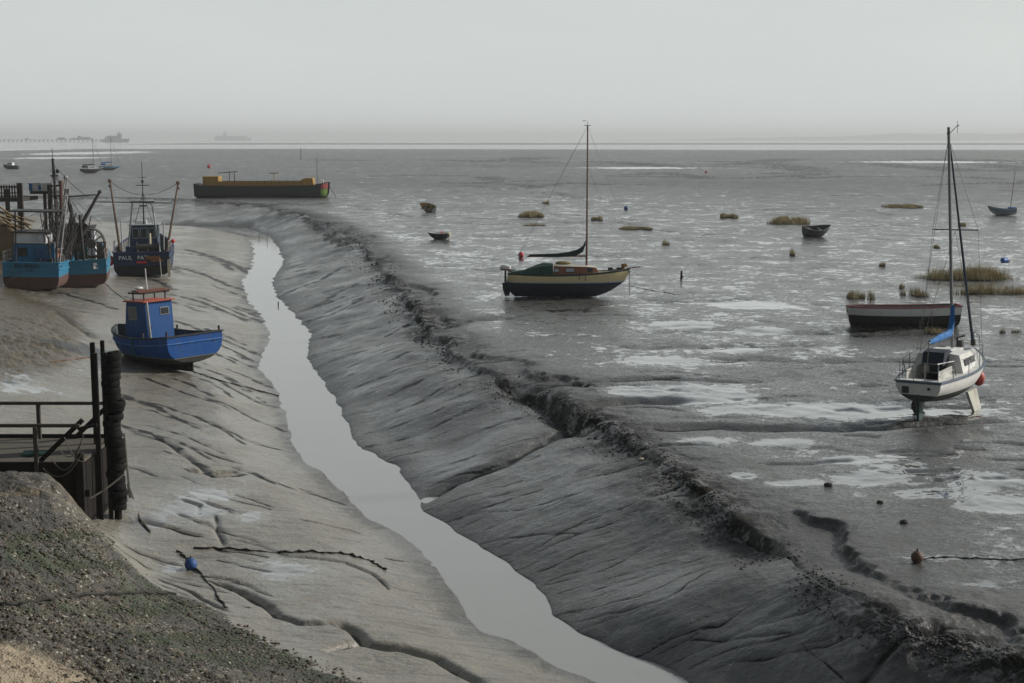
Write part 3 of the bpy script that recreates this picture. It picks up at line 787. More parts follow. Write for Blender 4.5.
# ---- stern trawlers
def trawler(pxy, az, label, hullcol, wallcol, names, L=11.5, B=4.3, kind=0, pitch=0, roll=0, sink=.1, s=1.0):
    loc = ground(*pxy)
    # the point given is the foot of the transom
    a = R(az); loc = loc + V((math.sin(a) * L / 2, math.cos(a) * L / 2, 0)); loc.z = ground(*pxy).z - sink
    root = empty('trawler', loc, az=az, pitch=pitch, roll=roll)
    tag(root, label, 'trawler', 'fishing trawlers lying by the quay')
    H = Hull(L, B, [(0, .94), (.2, 1.0), (.55, .98), (.75, .78), (.9, .42), (1, .04)], [(0, 1.95), (.3, 1.85), (.65, 2.1), (1, 2.9)],
             [(0, .12), (.15, .05), (.5, .0), (.85, .05), (1, .3)], 1.0, .12, 7.0, 2.0)
    wl = lambda t: 1.0 + .15 * t if kind != 2 else .95 + .15 * t
    H.shell(H.zk, wl, 6).build('bottom', paint('trawler_bottom_%d' % kind, [(.085, .045, .035), (.085, .045, .035), (.018, .016, .018)][kind], .8, .55, (.05, .045, .04)), root, True)
    H.shell(wl, H.zs, 6).build('topsides', paint('trawler_side_%d' % kind, hullcol, .45, .45, tuple(k * .35 for k in hullcol)), root, True)
    inn = paint('trawler_lining', (.10, .10, .10), .7, .6)
    H.shell(lambda t: 1.3, lambda t: H.zs(t) - .01, 3, .09).build('bulwark_lining', inn, root, True)
    H.deck(lambda t: 1.32, 0, .96, .06).build('deck', paint('grey_deck', (0, 0, 0)), root)
    H.rail(H.zs, .16, .07).build('gunwale', paint('worn_blue_capping_%d' % kind, tuple(min(1, k * 1.2) for k in hullcol), .5, .6), root)
    H.rail(lambda t: H.zs(t) - .42, .06, .08, .03).build('rubbing_strake', STEEL() if kind == 2 else paint('worn_blue_capping_%d' % kind, hullcol), root)
    MB().prism([(-L / 2 + .3, -.15), (-L / 2 + .3, .4), (L / 2 - 1.2, .25), (L / 2 - 1.5, -.15)], 'y', -.1, .1).build('keel', ANTI(), root)
    return root, H

def clutter(root, H, rnd, t0, t1, n, zlo=1.35, col=None):
    """winches, boxes, nets and coiled warps about the deck, each its own part"""
    cols = [paint('fish_box_white', (.5, .5, .48), .6, .4), paint('fish_box_blue', (.03, .12, .3), .6, .4), paint('net_green', (.03, .07, .05), .9, .4), STEEL(), paint('net_brown', (.10, .06, .035), .9, .4), paint('gear_orange', (.4, .12, .03), .6, .4)]
    for i in range(n):
        t = rnd.uniform(t0, t1); y = rnd.uniform(-.75, .75) * H.b(t); x = -H.L / 2 + t * H.L
        k = rnd.random()
        if k < .4:
            MB().box((x, y, zlo + .2), (.6, .4, rnd.uniform(.25, .5)), rz=rnd.uniform(0, 3), bevel=.02).build('fish_box', rnd.choice(cols[:2] + [cols[5]]), root)
        elif k < .75:
            m = MB(); m.ball((x, y, zlo + .15), .4, 12, (1.2, .9, .7))
            for v in m.bm.verts: v.co += V((rnd.uniform(-.05, .05), rnd.uniform(-.05, .05), rnd.uniform(-.06, .06)))
            m.build('net_heap', rnd.choice([cols[2], cols[4]]), root, True)
        else:
            m = MB().tube([(x, y - .35, zlo + .45), (x, y + .35, zlo + .45)], .2, 12)
            for yy in (-.38, .38): m.tube([(x, y + yy - .02, zlo + .45), (x, y + yy + .02, zlo + .45)], .38, 14)
            m.box((x, y, zlo + .12), (.6, .9, .2)); m.build('winch', STEEL(), root, True)

def railings(root, H, t0, t1, sd, h=.7, n=7):
    m = MB(); top = []
    for i in range(n + 1):
        t = t0 + (t1 - t0) * i / n; a = H.p(t, H.zs(t), sd, .05)
        m.tube([a, a + V((0, 0, h))], .022, 6); top.append(a + V((0, 0, h)))
    m.tube(top, .024, 6); m.tube([p - V((0, 0, h * .45)) for p in top], .016, 6)
    m.build('guard_rail', paint('galvanised', (0, 0, 0)), root)

def trawler_dark():
    r, H = trawler((142, 277), -11.5, 'dark blue trawler with PAUL PAT across its stern and two raised outrigger poles', (.012, .028, .075), None, None, 12.0, 4.35, 2)
    x0 = -6.0
    wht = paint('white_lettering', (.75, .75, .72), .5, .3)
    text_mesh('stern_name', 'PAUL', .42, wht, r, (x0 - .06, 1.15, 1.42), (0, -1, 0), (0, 0, 1))
    text_mesh('stern_name', 'PAT', .42, wht, r, (x0 - .06, -.08, 1.42), (0, -1, 0), (0, 0, 1))
    MB().box((x0 - .09, -.85, 1.55), (.06, 1.1, .26)).box((x0 - .09, -1.15, 1.32), (.06, .9, .16)).build('stern_board', paint('rusty_brown', (.20, .09, .03), .8, .5), r)
    MB().box((x0 - .1, -.02, 1.22), (.05, .75, .16)).build('red_plate', paint('red_paint', (.5, .03, .025), .5, .3), r)
    st = paint('pale_grey_steel', (.33, .35, .36), .5, .4)
    navy = paint('navy_house', (.02, .045, .10), .5, .4)
    wh, win = wheelhouse(r, -1.2, 1.6, 2.2, 1.32, 3.7, (navy, st, st), .2)
    for y in (-.62, .0, .62): win((-1.215, y, 3.1), (-1, 0, 0), .52)
    for sd in (-1, 1):
        for x in (-.6, .3): win((x, sd * 1.115, 3.1), (0, sd, 0), .6)
    for sd in (-1, 1):
        MB().tube([(-2.2, sd * 1.25, 1.35), (-2.0, sd * .72, 5.55)], .07).build('gantry_leg', st, r)
        MB().tube([(-2.9, sd * 1.55, 1.9), (-2.9, sd * 1.6, 4.2)], .05).build('gantry_leg', st, r)
        m = MB()
        top = (-2.0, sd * 2.35, 7.2) if sd > 0 else (-1.5, sd * 2.75, 7.0)
        m.tube([(-2.4, sd * 1.75, 1.7), top], .10, 8, .06); m.ball(top, .16, 8); m.ball(V(top) - V((0, 0, .4)), .13, 8)
        m.build('outrigger_pole', paint('rusty_pole', (.14, .09, .06), .7, .5), r)
        MB().tube(sag(top, (-2.0, 0, 6.1), .25), .02, 5).build('stay', WIRE(), r)
        railings(r, H, .0, .3, sd, .85, 5)
    MB().tube([(-2.0, -.9, 5.55), (-2.0, .9, 5.55)], .07).tube([(-2.0, -2.3, 5.45), (-2.0, 3.7, 5.6)], .035).build('gantry_beam', STEEL(), r)
    MB().tube([(-.6, 0, 3.7), (-.6, 0, 8.6)], .06, 8, .02).tube([(-.6, -.5, 6.8), (-.6, .5, 6.8)], .03).tube([(-.6, -.35, 7.4), (-.6, .35, 7.4)], .02).ball((-.6, 0, 7.1), .12, 8).box((-.6, 0, 5.2), (.15, .5, .12)).tube([(-.6, -.7, 3.7), (-.6, -.02, 6.2)], .02).tube([(-.6, .7, 3.7), (-.6, .02, 6.2)], .02).build('mast', STEEL(), r)
    MB().box((-.1, .2, 3.9), (.5, .8, .3), bevel=.03).build('radar', wht, r)
    m = MB().tube([(-3.3, -.55, 1.4), (-3.3, -.55, 3.2)], .09).build('exhaust_pipe', paint('cream_metal', (.55, .48, .35), .5, .3), r)
    MB().box((-3.6, .9, 1.8), (.8, .7, .9), bevel=.04).build('engine_hatch', navy, r)
    MB().tube([(-3.6, -1.2, 2.1), (-3.6, .4, 2.1)], .32, 14).tube([(-3.6, -1.25, 2.1), (-3.6, -1.2, 2.1)], .5, 16).tube([(-3.6, .4, 2.1), (-3.6, .45, 2.1)], .5, 16).build('net_drum', STEEL(), r, True)
    clutter(r, H, random.Random(5), .03, .3, 9)
    MB().ball((-5.7, 2.35, 1.35), .38, 14, (1, 1, 1.1)).build('red_fender', paint('dark_red_buoy', (.25, .02, .02), .5, .2), r, True)
    MB().ball((-5.6, -2.35, 2.75), .16, 12).build('red_float', paint('red_paint', (0, 0, 0)), r, True)
    MB().tube([(-5.6, -2.1, 1.9), (-5.6, -2.35, 2.7)], .02, 6).build('float_pole', STEEL(), r)
    MB().box((x0 - .02, -2.0, .75), (.08, .22, 1.3), rx=0).build('rust_streak_plate', paint('cream_metal', (0, 0, 0)), r)
    MB().tube([(x0 - .1, -1.35, 1.5), (x0 - .35, -1.45, -.1)], .03).build('ladder_rope', paint('galvanised', (0, 0, 0)), r)
    return r

def trawler_name():
    r, H = trawler((31, 291), -8, 'light blue trawler nearest the quay, white topped blue wheelhouse and lit right side', (.022, .15, .26), None, None, 11.0, 3.75, 0, roll=1.5)
    # hull mostly out of frame to the left
    x0 = -5.5
    blk = paint('black_lettering', (.015, .015, .015), .6, .1)
    text_mesh('stern_name', 'ENTERPRISE', .30, blk, r, (x0 - .06, .2, 1.62), (0, -1, 0), (0, 0, 1))
    text_mesh('port_name', 'LEIGH', .18, blk, r, (x0 - .06, .1, 1.38), (0, -1, 0), (0, 0, 1))
    bl = paint('house_blue', (.012, .12, .26), .5, .35); wh_ = paint('house_white', (.55, .57, .6), .5, .35)
    wh, win = wheelhouse(r, -4.3, -1.4, 2.6, 1.32, 3.05, (bl, STEEL(), STEEL()), .05, roof_over=.02)
    up = MB().box((-2.9, .25, 3.42), (2.6, 2.0, .72), bevel=.03).build('upper_cabin', wh_, r)
    MB().box((-2.9, .2, 3.83), (2.9, 2.5, .08)).build('upper_roof', STEEL(), r)
    dr = MB().box((-4.32, -.35, 2.1), (.03, .7, 1.4)).build('door', paint('house_blue_dark', (.01, .08, .18), .5, .3), r)
    win((-4.315, .7, 2.55), (-1, 0, 0), .6)
    m = MB()
    for k in range(20):
        a = 2 * math.pi * k / 20; b = 2 * math.pi * (k + 1) / 20
        m.tube([(-3.7 + .3 * math.cos(a), -1.38, 2.5 + .36 * math.sin(a)), (-3.7 + .3 * math.cos(b), -1.38, 2.5 + .36 * math.sin(b))], .08, 6)
    m.build('lifebuoy', paint('lifebuoy_red', (.5, .08, .05), .5, .2), r)
    MB().box((-4.0, -1.32, 2.9), (.5, .06, .5)).build('white_panel', wh_, r)
    m = MB()
    m.tube([(-2.5, -1.5, 1.35), (-2.5, -1.5, 7.2)], .12); m.build('mooring_post', paint('old_timber_red', (.12, .06, .045), .8, .5), r)
    # steel canopy frame and gear above
    m = MB()
    for x in (-5.0, -3.0):
        for y in (-1.6, 1.0): m.tube([(x, y, 1.4), (x, y, 5.2)], .05)
    m.box((-4.0, -.3, 5.25), (2.6, 3.4, .09))
    m.build('shelter_frame', STEEL(), r)
    m = MB(); rnd = random.Random(9)
    for i in range(34):
        a = V((rnd.uniform(-5.2, -1), rnd.uniform(-2.2, -.9), rnd.uniform(1.6, 3.2))); b = a + V((rnd.uniform(-.8, .8), rnd.uniform(-.8, .5), rnd.uniform(1.0, 2.9)))
        m.tube([a, b], rnd.uniform(.025, .06), 6)
    m.build('davit_arms', STEEL(), r)
    MB().tube([(-5.0, -1.45, 1.9), (-4.4, -2.1, 6.6)], .07, 8, .05).tube([(-5.0, -1.75, 1.9), (-4.4, -2.25, 6.6)], .05).box((-4.4, -2.2, 6.6), (.3, .35, .3)).build('derrick_boom', paint('galvanised', (0, 0, 0)), r)
    m = MB()
    for z in (2.6, 3.4, 4.2, 5.0): m.tube([(-4.9, -1.55, z), (-4.9, -1.85, z)], .03, 5)
    m.build('boom_rungs', STEEL(), r)
    railings(r, H, 0, .45, -1, .9, 8); railings(r, H, 0, .3, 1, .7, 5)
    clutter(r, H, random.Random(12), .02, .35, 14)
    for i in range(10):
        a = V((-4.4, -2.2 + rnd.uniform(-.2, .2), rnd.uniform(5.0, 6.6))); b = V((rnd.uniform(-5.3, 0), rnd.uniform(-1.5, 1.6), rnd.uniform(2.0, 5.0)))
        MB().tube(sag(a, b, .12), .018, 4).build('stay', WIRE(), r)
    m = MB()
    for t in (.02, .07): 
        a = H.p(t, 1.7, -1); m.ball(a, .07, 8)
    m.build('fairlead', STEEL(), r)
    MB().tube(sag((x0, .9, 1.9), (x0 - .3, 1.6, .3), .1), .025, 6).tube(sag((x0, .2, 1.9), (x0 - .4, 1.1, .9), .1), .02, 6).build('stern_line', ROPE(), r)
    return r

def trawler_drum():
    r, H = trawler((79, 288), -14.5, 'light blue trawler with a big net drum and dark gallows, between the other two trawlers', (.022, .14, .23), None, None, 11.0, 4.0, 1, roll=-1.5)
    x0 = -5.5
    bl = paint('teal_house', (.03, .14, .16), .5, .35); wh_ = paint('house_white', (0, 0, 0))
    wh, win = wheelhouse(r, -1.5, 1.4, 2.2, 1.32, 3.9, (wh_, STEEL(), STEEL()), .1)
    for y in (-.6, .0, .6): win((-1.515, y, 3.25), (-1, 0, 0), .5)
    MB().box((-1.55, .2, 2.2), (.06, 1.5, 1.3)).build('blue_bulkhead', bl, r)
    # net drum
    m = MB(); c = V((-3.9, -.95, 3.0))
    for sd in (-.5, .5):
        for k in range(28):
            a, b = 2 * math.pi * k / 28, 2 * math.pi * (k + 1) / 28
            m.tube([c + V((sd * .9, .88 * math.cos(a), .98 * math.sin(a))), c + V((sd * .9, .88 * math.cos(b), .98 * math.sin(b)))], .07, 6)
        for k in range(6):
            a = math.pi * k / 6
            m.tube([c + V((sd * .9, .86 * math.cos(a), .95 * math.sin(a))), c - V((-sd * .9, .86 * math.cos(a), .95 * math.sin(a)))], .03, 5)
    m.tube([c - V((.6, 0, 0)), c + V((.6, 0, 0))], .32, 14)
    m.build('net_drum', paint('drum_steel', (.10, .095, .085), .6, .4), r, True)
    m = MB()
    m.tube([(-4.6, .05, 1.4), (-4.6, .15, 4.9), (-4.4, .35, 6.2)], .13).tube([(-4.7, -.4, 1.4), (-4.7, -.35, 5.0)], .1)
    m.tube([(-4.4, .35, 6.25), (-4.4, -1.5, 6.3)], .045)
    m.build('gallows_post', STEEL(), r)
    MB().tube([(-4.5, .1, 3.5), (-4.5, -1.75, 6.5)], .15, 10, .09).tube([(-4.5, -.05, 3.3), (-4.5, -.8, 4.3)], .22, 10).ball((-4.5, -1.75, 6.5), .14, 8).build('derrick_arm', STEEL(), r)
    # mast with crosstree
    m = MB().tube([(-1.0, 1.35, 1.4), (-1.0, 1.35, 8.8)], .16, 10, .09).tube([(-1.0, .85, 6.9), (-1.0, 1.85, 6.9)], .07).tube([(-1.0, 1.05, 7.6), (-1.0, 1.6, 7.6)], .05)
    m.box((-1.0, 1.35, 6.2), (.35, .7, .14)).box((-1.0, 1.1, 7.9), (.2, .2, .26)).tube([(-1.0, 1.35, 8.8), (-1.0, 1.35, 9.5)], .02)
    m.build('mast', paint('black_mast', (.018, .018, .02), .6, .3), r)
    m = MB().tube([(-3.8, 1.7, 1.6), (-2.4, .55, 7.4)], .08, 8, .06).tube([(-3.8, 1.4, 1.6), (-2.4, .4, 7.4)], .05).ball((-2.4, .5, 7.5), .15, 8)
    m.build('derrick_boom', paint('galvanised', (0, 0, 0)), r)
    m = MB(); rnd = random.Random(21)
    for i in range(40):
        a = V((rnd.uniform(-5, -1), rnd.uniform(-.4, 2.4), rnd.uniform(1.6, 3.6))); b = a + V((rnd.uniform(-.9, .9), rnd.uniform(-.9, .9), rnd.uniform(.6, 2.6)))
        m.tube([a, b], rnd.uniform(.02, .06), 6)
    m.build('gear_frame', STEEL(), r)
    for i in range(9):
        MB().box((rnd.uniform(-4.5, -1.5), rnd.uniform(-.2, 2.0), rnd.uniform(2.6, 4.6)), (.5, rnd.uniform(.3, .6), rnd.uniform(.2, .6)), rz=rnd.uniform(0, 3), bevel=.02).build('deck_machinery', paint('black_machinery', (.03, .03, .033), .6, .5, (.1, .06, .04)), r)
    for a, b in (((-1.0, 1.35, 8.4), (-4.4, -.9, 6.2)), ((-1.0, 1.35, 7.6), (-5.3, 1.9, 2.2)), ((-1.0, 1.35, 8.0), (4.9, 0, 3.2)), ((-1.0, 1.35, 6.9), (-5.3, .4, 2.2))):
        MB().tube(sag(a, b, .15), .02, 5).build('stay', WIRE(), r)
    m = MB()
    for k in range(16):
        a, b = 2 * math.pi * k / 16, 2 * math.pi * (k + 1) / 16
        m.tube([(-4.9, .75 + .34 * math.cos(a), 2.35 + .34 * math.sin(a)), (-4.9, .75 + .34 * math.cos(b), 2.35 + .34 * math.sin(b))], .09, 6)
    m.build('lifebuoy', paint('faded_red', (.28, .05, .04), .6, .3), r)
    for y in (-1.6, -1.85, -1.35):
        m = MB().box((-5.0, y, 2.4), (.5, .1, 1.5), rx=.08, bevel=.02).build('trawl_door', paint('net_brown', (.1, .06, .04), .8, .4), r)
    railings(r, H, 0, .5, -1, .75, 8)
    clutter(r, H, random.Random(31), .02, .35, 16)
    for i in range(16):
        a = V((-1.0 + rnd.uniform(-.1, .1), 1.35 + rnd.uniform(-.4, .4), rnd.uniform(5.0, 8.4))); b = V((rnd.uniform(-5.2, 3.5), rnd.uniform(-1.9, 2.4), rnd.uniform(2.0, 4.6)))
        MB().tube(sag(a, b, .1), .016, 4).build('stay', WIRE(), r)
    return r

# ---- yellow yacht
def gold_yacht():
    loc = ground(569, 296); loc.z -= .05
    r = empty('sailing_yacht', loc, az=92.5, roll=-1.0)
    tag(r, 'pale yellow yacht with dark blue bottom, green cockpit cover and tall wooden mast', 'yacht')
    H = Hull(7.1, 2.3, [(0, .62), (.25, .92), (.5, 1.0), (.7, .85), (.87, .5), (1, .03)], [(0, 1.42), (.35, 1.36), (.7, 1.45), (1, 1.66)],
             [(0, .80), (.05, .08), (.1, .02), (.5, .0), (.74, .02), (.88, .35), (1, .9)], .35, -.12, 2.0, 1.5, 26)
    wl = lambda t: .86 + .02 * t; wl2 = lambda t: .92 + .10 * max(0, t - .4) ** 1.2
    H.shell(H.zk, wl, 6).build('bottom', paint('dark_blue_bottom', (.014, .020, .038), .6, .35, (.05, .05, .05)), r, True)
    H.shell(wl, wl2, 1).build('boot_top', paint('pale_grey_stripe', (.38, .42, .46), .5, .3), r, True)
    H.shell(wl2, lambda t: H.zs(t) - .09, 5).build('topsides', paint('pale_yellow_paint', (.60, .51, .29), .35, .2, (.25, .2, .09)), r, True)
    dg = paint('dark_green_strake', (.018, .03, .03), .5, .2)
    H.shell(lambda t: H.zs(t) - .09, H.zs, 1).build('sheer_strake', dg, r, True)
    H.deck(lambda t: H.zs(t) - .02, 0, .98, .01, .05).build('deck', paint('buff_deck', (.25, .22, .16), .7, .4), r)
    H.rail(H.zs, .06, .05).build('toe_rail', dg, r)
    wood = paint('varnished_wood', (.20, .075, .03), .35, .4, (.09, .04, .02))
    MB().loft([[(-.9, -.78, 1.36), (-.9, -.72, 1.86), (-.9, .72, 1.86), (-.9, .78, 1.36)], [(1.0, -.62, 1.42), (.95, -.56, 1.80), (.95, .56, 1.80), (1.0, .62, 1.42)], [(1.75, -.42, 1.46), (1.55, -.36, 1.74), (1.55, .36, 1.74), (1.75, .42, 1.46)]], True, True).build('cabin', wood, r)
    MB().loft([[(-.95, -.76, 1.865), (-.95, 0, 1.93), (-.95, .76, 1.865)], [(1.0, -.6, 1.805), (1.0, 0, 1.87), (1.0, .6, 1.805)], [(1.6, -.4, 1.745), (1.6, 0, 1.79), (1.6, .4, 1.745)]]).build('cabin_roof', paint('cream_roof', (.5, .47, .38), .6, .3), r)
    pale = paint('pale_pane', (.35, .4, .45), .25, .2)
    for sd in (-1, 1):
        for x, w, y in ((-.72, .22, .765), (.05, .46, .71), (1.2, .26, .54)):
            f = MB().box((x, sd * y, 1.62), (w + .08, .05, .27), rz=-sd * .10).build('window', paint('dark_wood', (.07, .03, .015), .5, .3), r)
            MB().box((x, sd * (y + .026), 1.62), (w, .012, .19), rz=-sd * .10).build('pane', pale if x < .5 else glass(), f)
    green = paint('green_canvas', (.012, .06, .042), .8, .25, (.02, .04, .03), bump=.02)
    prof = [(-3.4, 1.42, .50, .05), (-2.6, 1.38, .72, .22), (-1.9, 1.37, .80, .52), (-1.5, 1.37, .82, .64), (-.95, 1.37, .80, .60)]
    MB().loft([[(x, -w, z), (x, -w * .8, z + h * .75), (x, 0, z + h), (x, w * .8, z + h * .75), (x, w, z)] for x, z, w, h in prof], False, True).build('cockpit_cover', green, r, True)
    MB().tube([(1.02, 0, 1.75), (1.02, 0, 9.95)], .062, 10, .04).build('mast', paint('mast_wood', (.13, .06, .03), .45, .3), r)
    MB().tube([(1.02, -.45, 6.8), (1.02, .45, 6.8)], .02, 6).build('spreader', STEEL(), r)
    m = MB().tube([(1.02, 0, 9.95), (1.02, 0, 10.2)], .012, 5).tube([(.82, 0, 9.93), (1.2, 0, 9.93)], .018, 5).box((.82, 0, 10.2), (.18, .01, .03))
    m.build('masthead', STEEL(), r)
    bm_ = [(-2.35, 2.43, .045), (-1.6, 2.42, .075), (-.7, 2.43, .095), (0, 2.50, .115), (.5, 2.62, .14), (.8, 2.82, .15), (.95, 3.2, .12)]
    rows = []
    for i, (x, z, w) in enumerate(bm_):
        rows.append([(x, w * .8 * math.cos(a), z + w * 1.25 * math.sin(a)) for a in [2 * math.pi * k / 10 for k in range(10)]])
    MB().loft(rows, True, True).build('sail_cover', paint('dark_green_canvas', (.010, .035, .03), .8, .2, bump=.02), r, True)
    MB().tube([(-2.45, 0, 2.36), (.98, 0, 2.40)], .045).build('boom', wood, r)
    sm = MB(); sm.ball((-.35, .1, 1.98), .2, 12, (2.4, 1.2, .6)); sm.build('folded_sail_bag', paint('buff_canvas', (.25, .21, .10), .8, .4, bump=.02), r, True)
    # outboard
    ob = MB(); ob.lathe([(0, -.02), (.16, 0), (.22, .1), (.2, .26), (.1, .34), (0, .35)], 14, Matrix.Translation((-3.72, -.2, 1.55)) @ Matrix.Diagonal((1.5, .8, 1, 1)))
    o = ob.build('outboard_motor', paint('outboard_white', (.6, .6, .6), .35, .2), r, True)
    MB().box((-3.7, -.2, 1.62), (.66, .35, .05)).build('stripe', paint('dark_red_stripe', (.18, .02, .02), .5, .1), o)
    MB().box((-3.72, -.2, 1.2), (.12, .1, .7)).tube([(-3.6, -.2, 1.5), (-3.1, -.2, 1.58)], .03).build('motor_leg', STEEL(), o)
    MB().prism([(-3.92, .82), (-3.42, .82), (-3.44, .35), (-3.50, .05), (-3.75, .03), (-3.88, .4)], 'y', -.03, .03).box((-3.4, 0, 1.0), (.12, .05, .8)).build('rudder', paint('dark_blue_bottom', (0, 0, 0)), r)
    MB().tube([(3.35, 0, 1.68), (4.15, 0, 1.78)], .035, 8, .025).build('bowsprit', wood, r)
    MB().tube([(3.2, -.08, 1.66), (3.2, -.08, 1.95)], .05).box((3.1, .12, 1.8), (.12, .25, .3)).ball((3.3, 0, 1.88), .11, 10).build('anchor_winch', paint('brass_brown', (.3, .17, .05), .5, .3), r)
    m = MB(); 
    for x in (2.4, 2.9): m.box((x, .1, 1.66), (.28, .3, .14), bevel=.02)
    m.build('fore_hatch', dg, r)
    W = WIRE()
    for a, b in (((1.02, 0, 9.9), (4.12, 0, 1.79)), ((1.02, 0, 7.6), (3.4, 0, 1.75)), ((1.02, 0, 9.9), (-3.5, .4, 1.5)), ((1.02, 0, 9.9), (-3.4, -.4, 1.5)), ((1.02, 0, 6.8), (.95, -1.1, 1.42)), ((1.02, 0, 6.8), (.95, 1.1, 1.42)), ((1.02, 0, 9.9), (1.02, -.45, 6.8)), ((1.02, 0, 9.9), (1.02, .45, 6.8)), ((1.0, 0, 2.6), (2.8, 0, 3.0)), ((4.1, 0, 1.75), (3.35, 0, 1.0)), ((-2.35, 0, 2.4), (-3.4, 0, 1.5))):
        MB().tube([a, b], .006, 5).build('stay', W, r)
    MB().tube([(3.5, -.05, 1.5), (3.52, -.06, .1)], .02, 6).tube([(3.4, -.05, 1.5), (3.6, -.05, 1.5)], .03, 6).build('anchor_chain', STEEL(), r)
    MB().tube([(-1.6, -.8, 1.4), (-1.6, -.8, 2.05)], .02, 6).tube([(.95, -1.12, 1.0), (.95, -1.12, 1.45)], .02, 6).tube([(.6, -1.14, 1.1), (.6, -1.14, 1.45)], .02, 6).build('stanchion', STEEL(), r)
    return r

# ---- white bilge keeler
def white_yacht():
    loc = ground(946, 407); loc.z += .17
    r = empty('sailing_yacht', loc, az=33.5, roll=-.9, pitch=0)
    tag(r, 'white twin keel yacht seen from astern, with blue boom cover and furled jib', 'yacht')
    H = Hull(6.4, 2.2, [(0, .68), (.2, .88), (.45, 1.0), (.68, .86), (.86, .5), (1, .03)], [(0, 1.20), (.3, 1.22), (.65, 1.30), (1, 1.50)],
             [(0, .50), (.15, .36), (.45, .24), (.75, .36), (1, .78)], .75, .12, 2.7, 1.7, 26)
    wl = lambda t: .72 + .02 * t
    wp = paint('white_gelcoat', (.66, .66, .63), .3, .3, (.35, .34, .3))
    H.shell(H.zk, wl, 6).build('bottom', paint('slimed_antifoul', (.035, .042, .034), .7, .5, (.10, .10, .085)), r, True)
    H.shell(wl, lambda t: H.zs(t) - .10, 6).build('topsides', wp, r, True)
    blu = paint('grey_blue_band', (.10, .14, .19), .4, .3)
    H.shell(lambda t: H.zs(t) - .10, lambda t: H.zs(t) - .04, 1).build('blue_band', blu, r, True)
    H.shell(lambda t: H.zs(t) - .04, H.zs, 1).build('sheer', wp, r, True)
    H.rail(lambda t: H.zs(t) - .02, .07, .05, .01).build('toe_rail', blu, r)
    H.deck(lambda t: H.zs(t) - .01, .40, .985, .02, .05).build('deck', paint('white_gelcoat', (0, 0, 0)), r)
    # side decks and cockpit well
    m = MB()
    for sd in (-1, 1):
        m.loft([[H.p(t, H.zs(t) - .01, sd, .02), V((H.p(t, H.zs(t), sd).x, sd * .52, H.zs(t) + .0))] for t in [i * .05 for i in range(9)]])
    m.loft([[V((H.p(0, 1.2, 1).x + .02, -.54, 1.19)), V((H.p(0, 1.2, 1).x + .02, .54, 1.19))], [V((-2.75, -.54, 1.19)), V((-2.75, .54, 1.19))]])
    m.build('side_deck', wp, r)
    MB().box((-1.9, 0, .92), (1.7, 1.04, .04)).box((-1.9, .53, 1.17), (1.75, .03, .62)).box((-1.9, -.53, 1.17), (1.75, .03, .62)).box((-2.74, 0, 1.0), (.03, 1.04, .40)).build('cockpit', paint('cockpit_cream', (.5, .5, .46), .5, .4), r)
    m = MB()
    m.loft([[(-1.05, -.86, 1.2), (-1.05, -.70, 1.82), (-1.05, 0, 1.90), (-1.05, .70, 1.82), (-1.05, .86, 1.2)],
            [(.35, -.84, 1.24), (.30, -.66, 1.80), (.30, 0, 1.88), (.30, .66, 1.80), (.35, .84, 1.24)],
            [(1.6, -.55, 1.33), (1.35, -.46, 1.60), (1.35, 0, 1.66), (1.35, .46, 1.60), (1.6, .55, 1.33)]], False, True)
    m.build('cabin', wp, r)
    blk = paint('companionway_blue', (.015, .02, .035), .5, .2)
    MB().box((-1.075, 0, 1.48), (.04, .56, .66)).build('companionway_door', blk, r)
    mk = MB()
    for yy in (-.07, .07): mk.box((-1.10, yy, 1.74), (.012, .10, .10))
    mk.build('white_mark', paint('mark_white', (.7, .7, .7), .5, .1), r)
    MB().prism([(-1.75, 1.52), (-1.55, 1.95), (-.95, 1.99), (-.7, 1.88), (-.95, 1.86), (-1.08, 1.50)], 'y', -.36, .36).build('spray_hood', paint('navy_canvas', (.012, .02, .035), .8, .2), r)
    for sd in (-1, 1):
        for x, y in ((-.4, .775), (.35, .745)):
            f = MB().box((x, sd * y, 1.52), (.55, .04, .22), rx=sd * .25).build('window', STEEL(), r)
            MB().box((x, sd * (y + .022), 1.525), (.47, .012, .15), rx=sd * .25).build('pane', glass(), f)
    MB().box((.6, 0, 1.80), (.55, .6, .06), bevel=.02).box((-.5, .0, 1.92), (.6, .7, .05), bevel=.02).build('deck_hatch', wp, r)
    st = paint('stainless', (.25, .26, .27), .45, .3, metal=.3)
    for sd in (-1, 1):
        m = MB(); a = H.p(0, 1.2, sd, .08); b = H.p(.16, 1.2, sd, .08)
        top = [V((a.x + .03, sd * .08, 1.78)), V((a.x, a.y * .9, 1.78)), V((b.x, b.y, 1.78)), V((b.x + .3, b.y, 1.25))]
        m.tube(top, .018, 6)
        for q in (V((a.x + .03, sd * .18, 1.78)), V((a.x, a.y * .95, 1.78)), V((b.x, b.y, 1.78))): m.tube([q, V((q.x, q.y, 1.2))], .016, 6)
        m.tube([V((a.x, sd * .1, 1.5)), V((a.x, a.y * .95, 1.5)), V((b.x, b.y, 1.5))], .012, 6)
        m.build('pushpit_rail', st, r)
        for t in (.35, .55, .75):
            p = H.p(t, H.zs(t), sd, .06); MB().tube([p, p + V((0, 0, .55))], .014, 6).build('stanchion', st, r)
        pts = [H.p(t, H.zs(t), sd, .06) + V((0, 0, .54)) for t in (.16, .35, .55, .75, .95)]
        MB().tube(pts, .007, 4).build('guard_wire', WIRE(), r)
    m = MB(); m.tube([H.p(.88, 1.45, 1, .04) + V((0, 0, .02)), H.p(.9, 1.45, 1, .04) + V((0, 0, .6)), V((3.2, 0, 2.1)), H.p(.9, 1.45, -1, .04) + V((0, 0, .6)), H.p(.88, 1.45, -1, .04)], .018, 6); m.tube([(3.15, 0, 1.5), (3.2, 0, 2.1)], .016, 6)
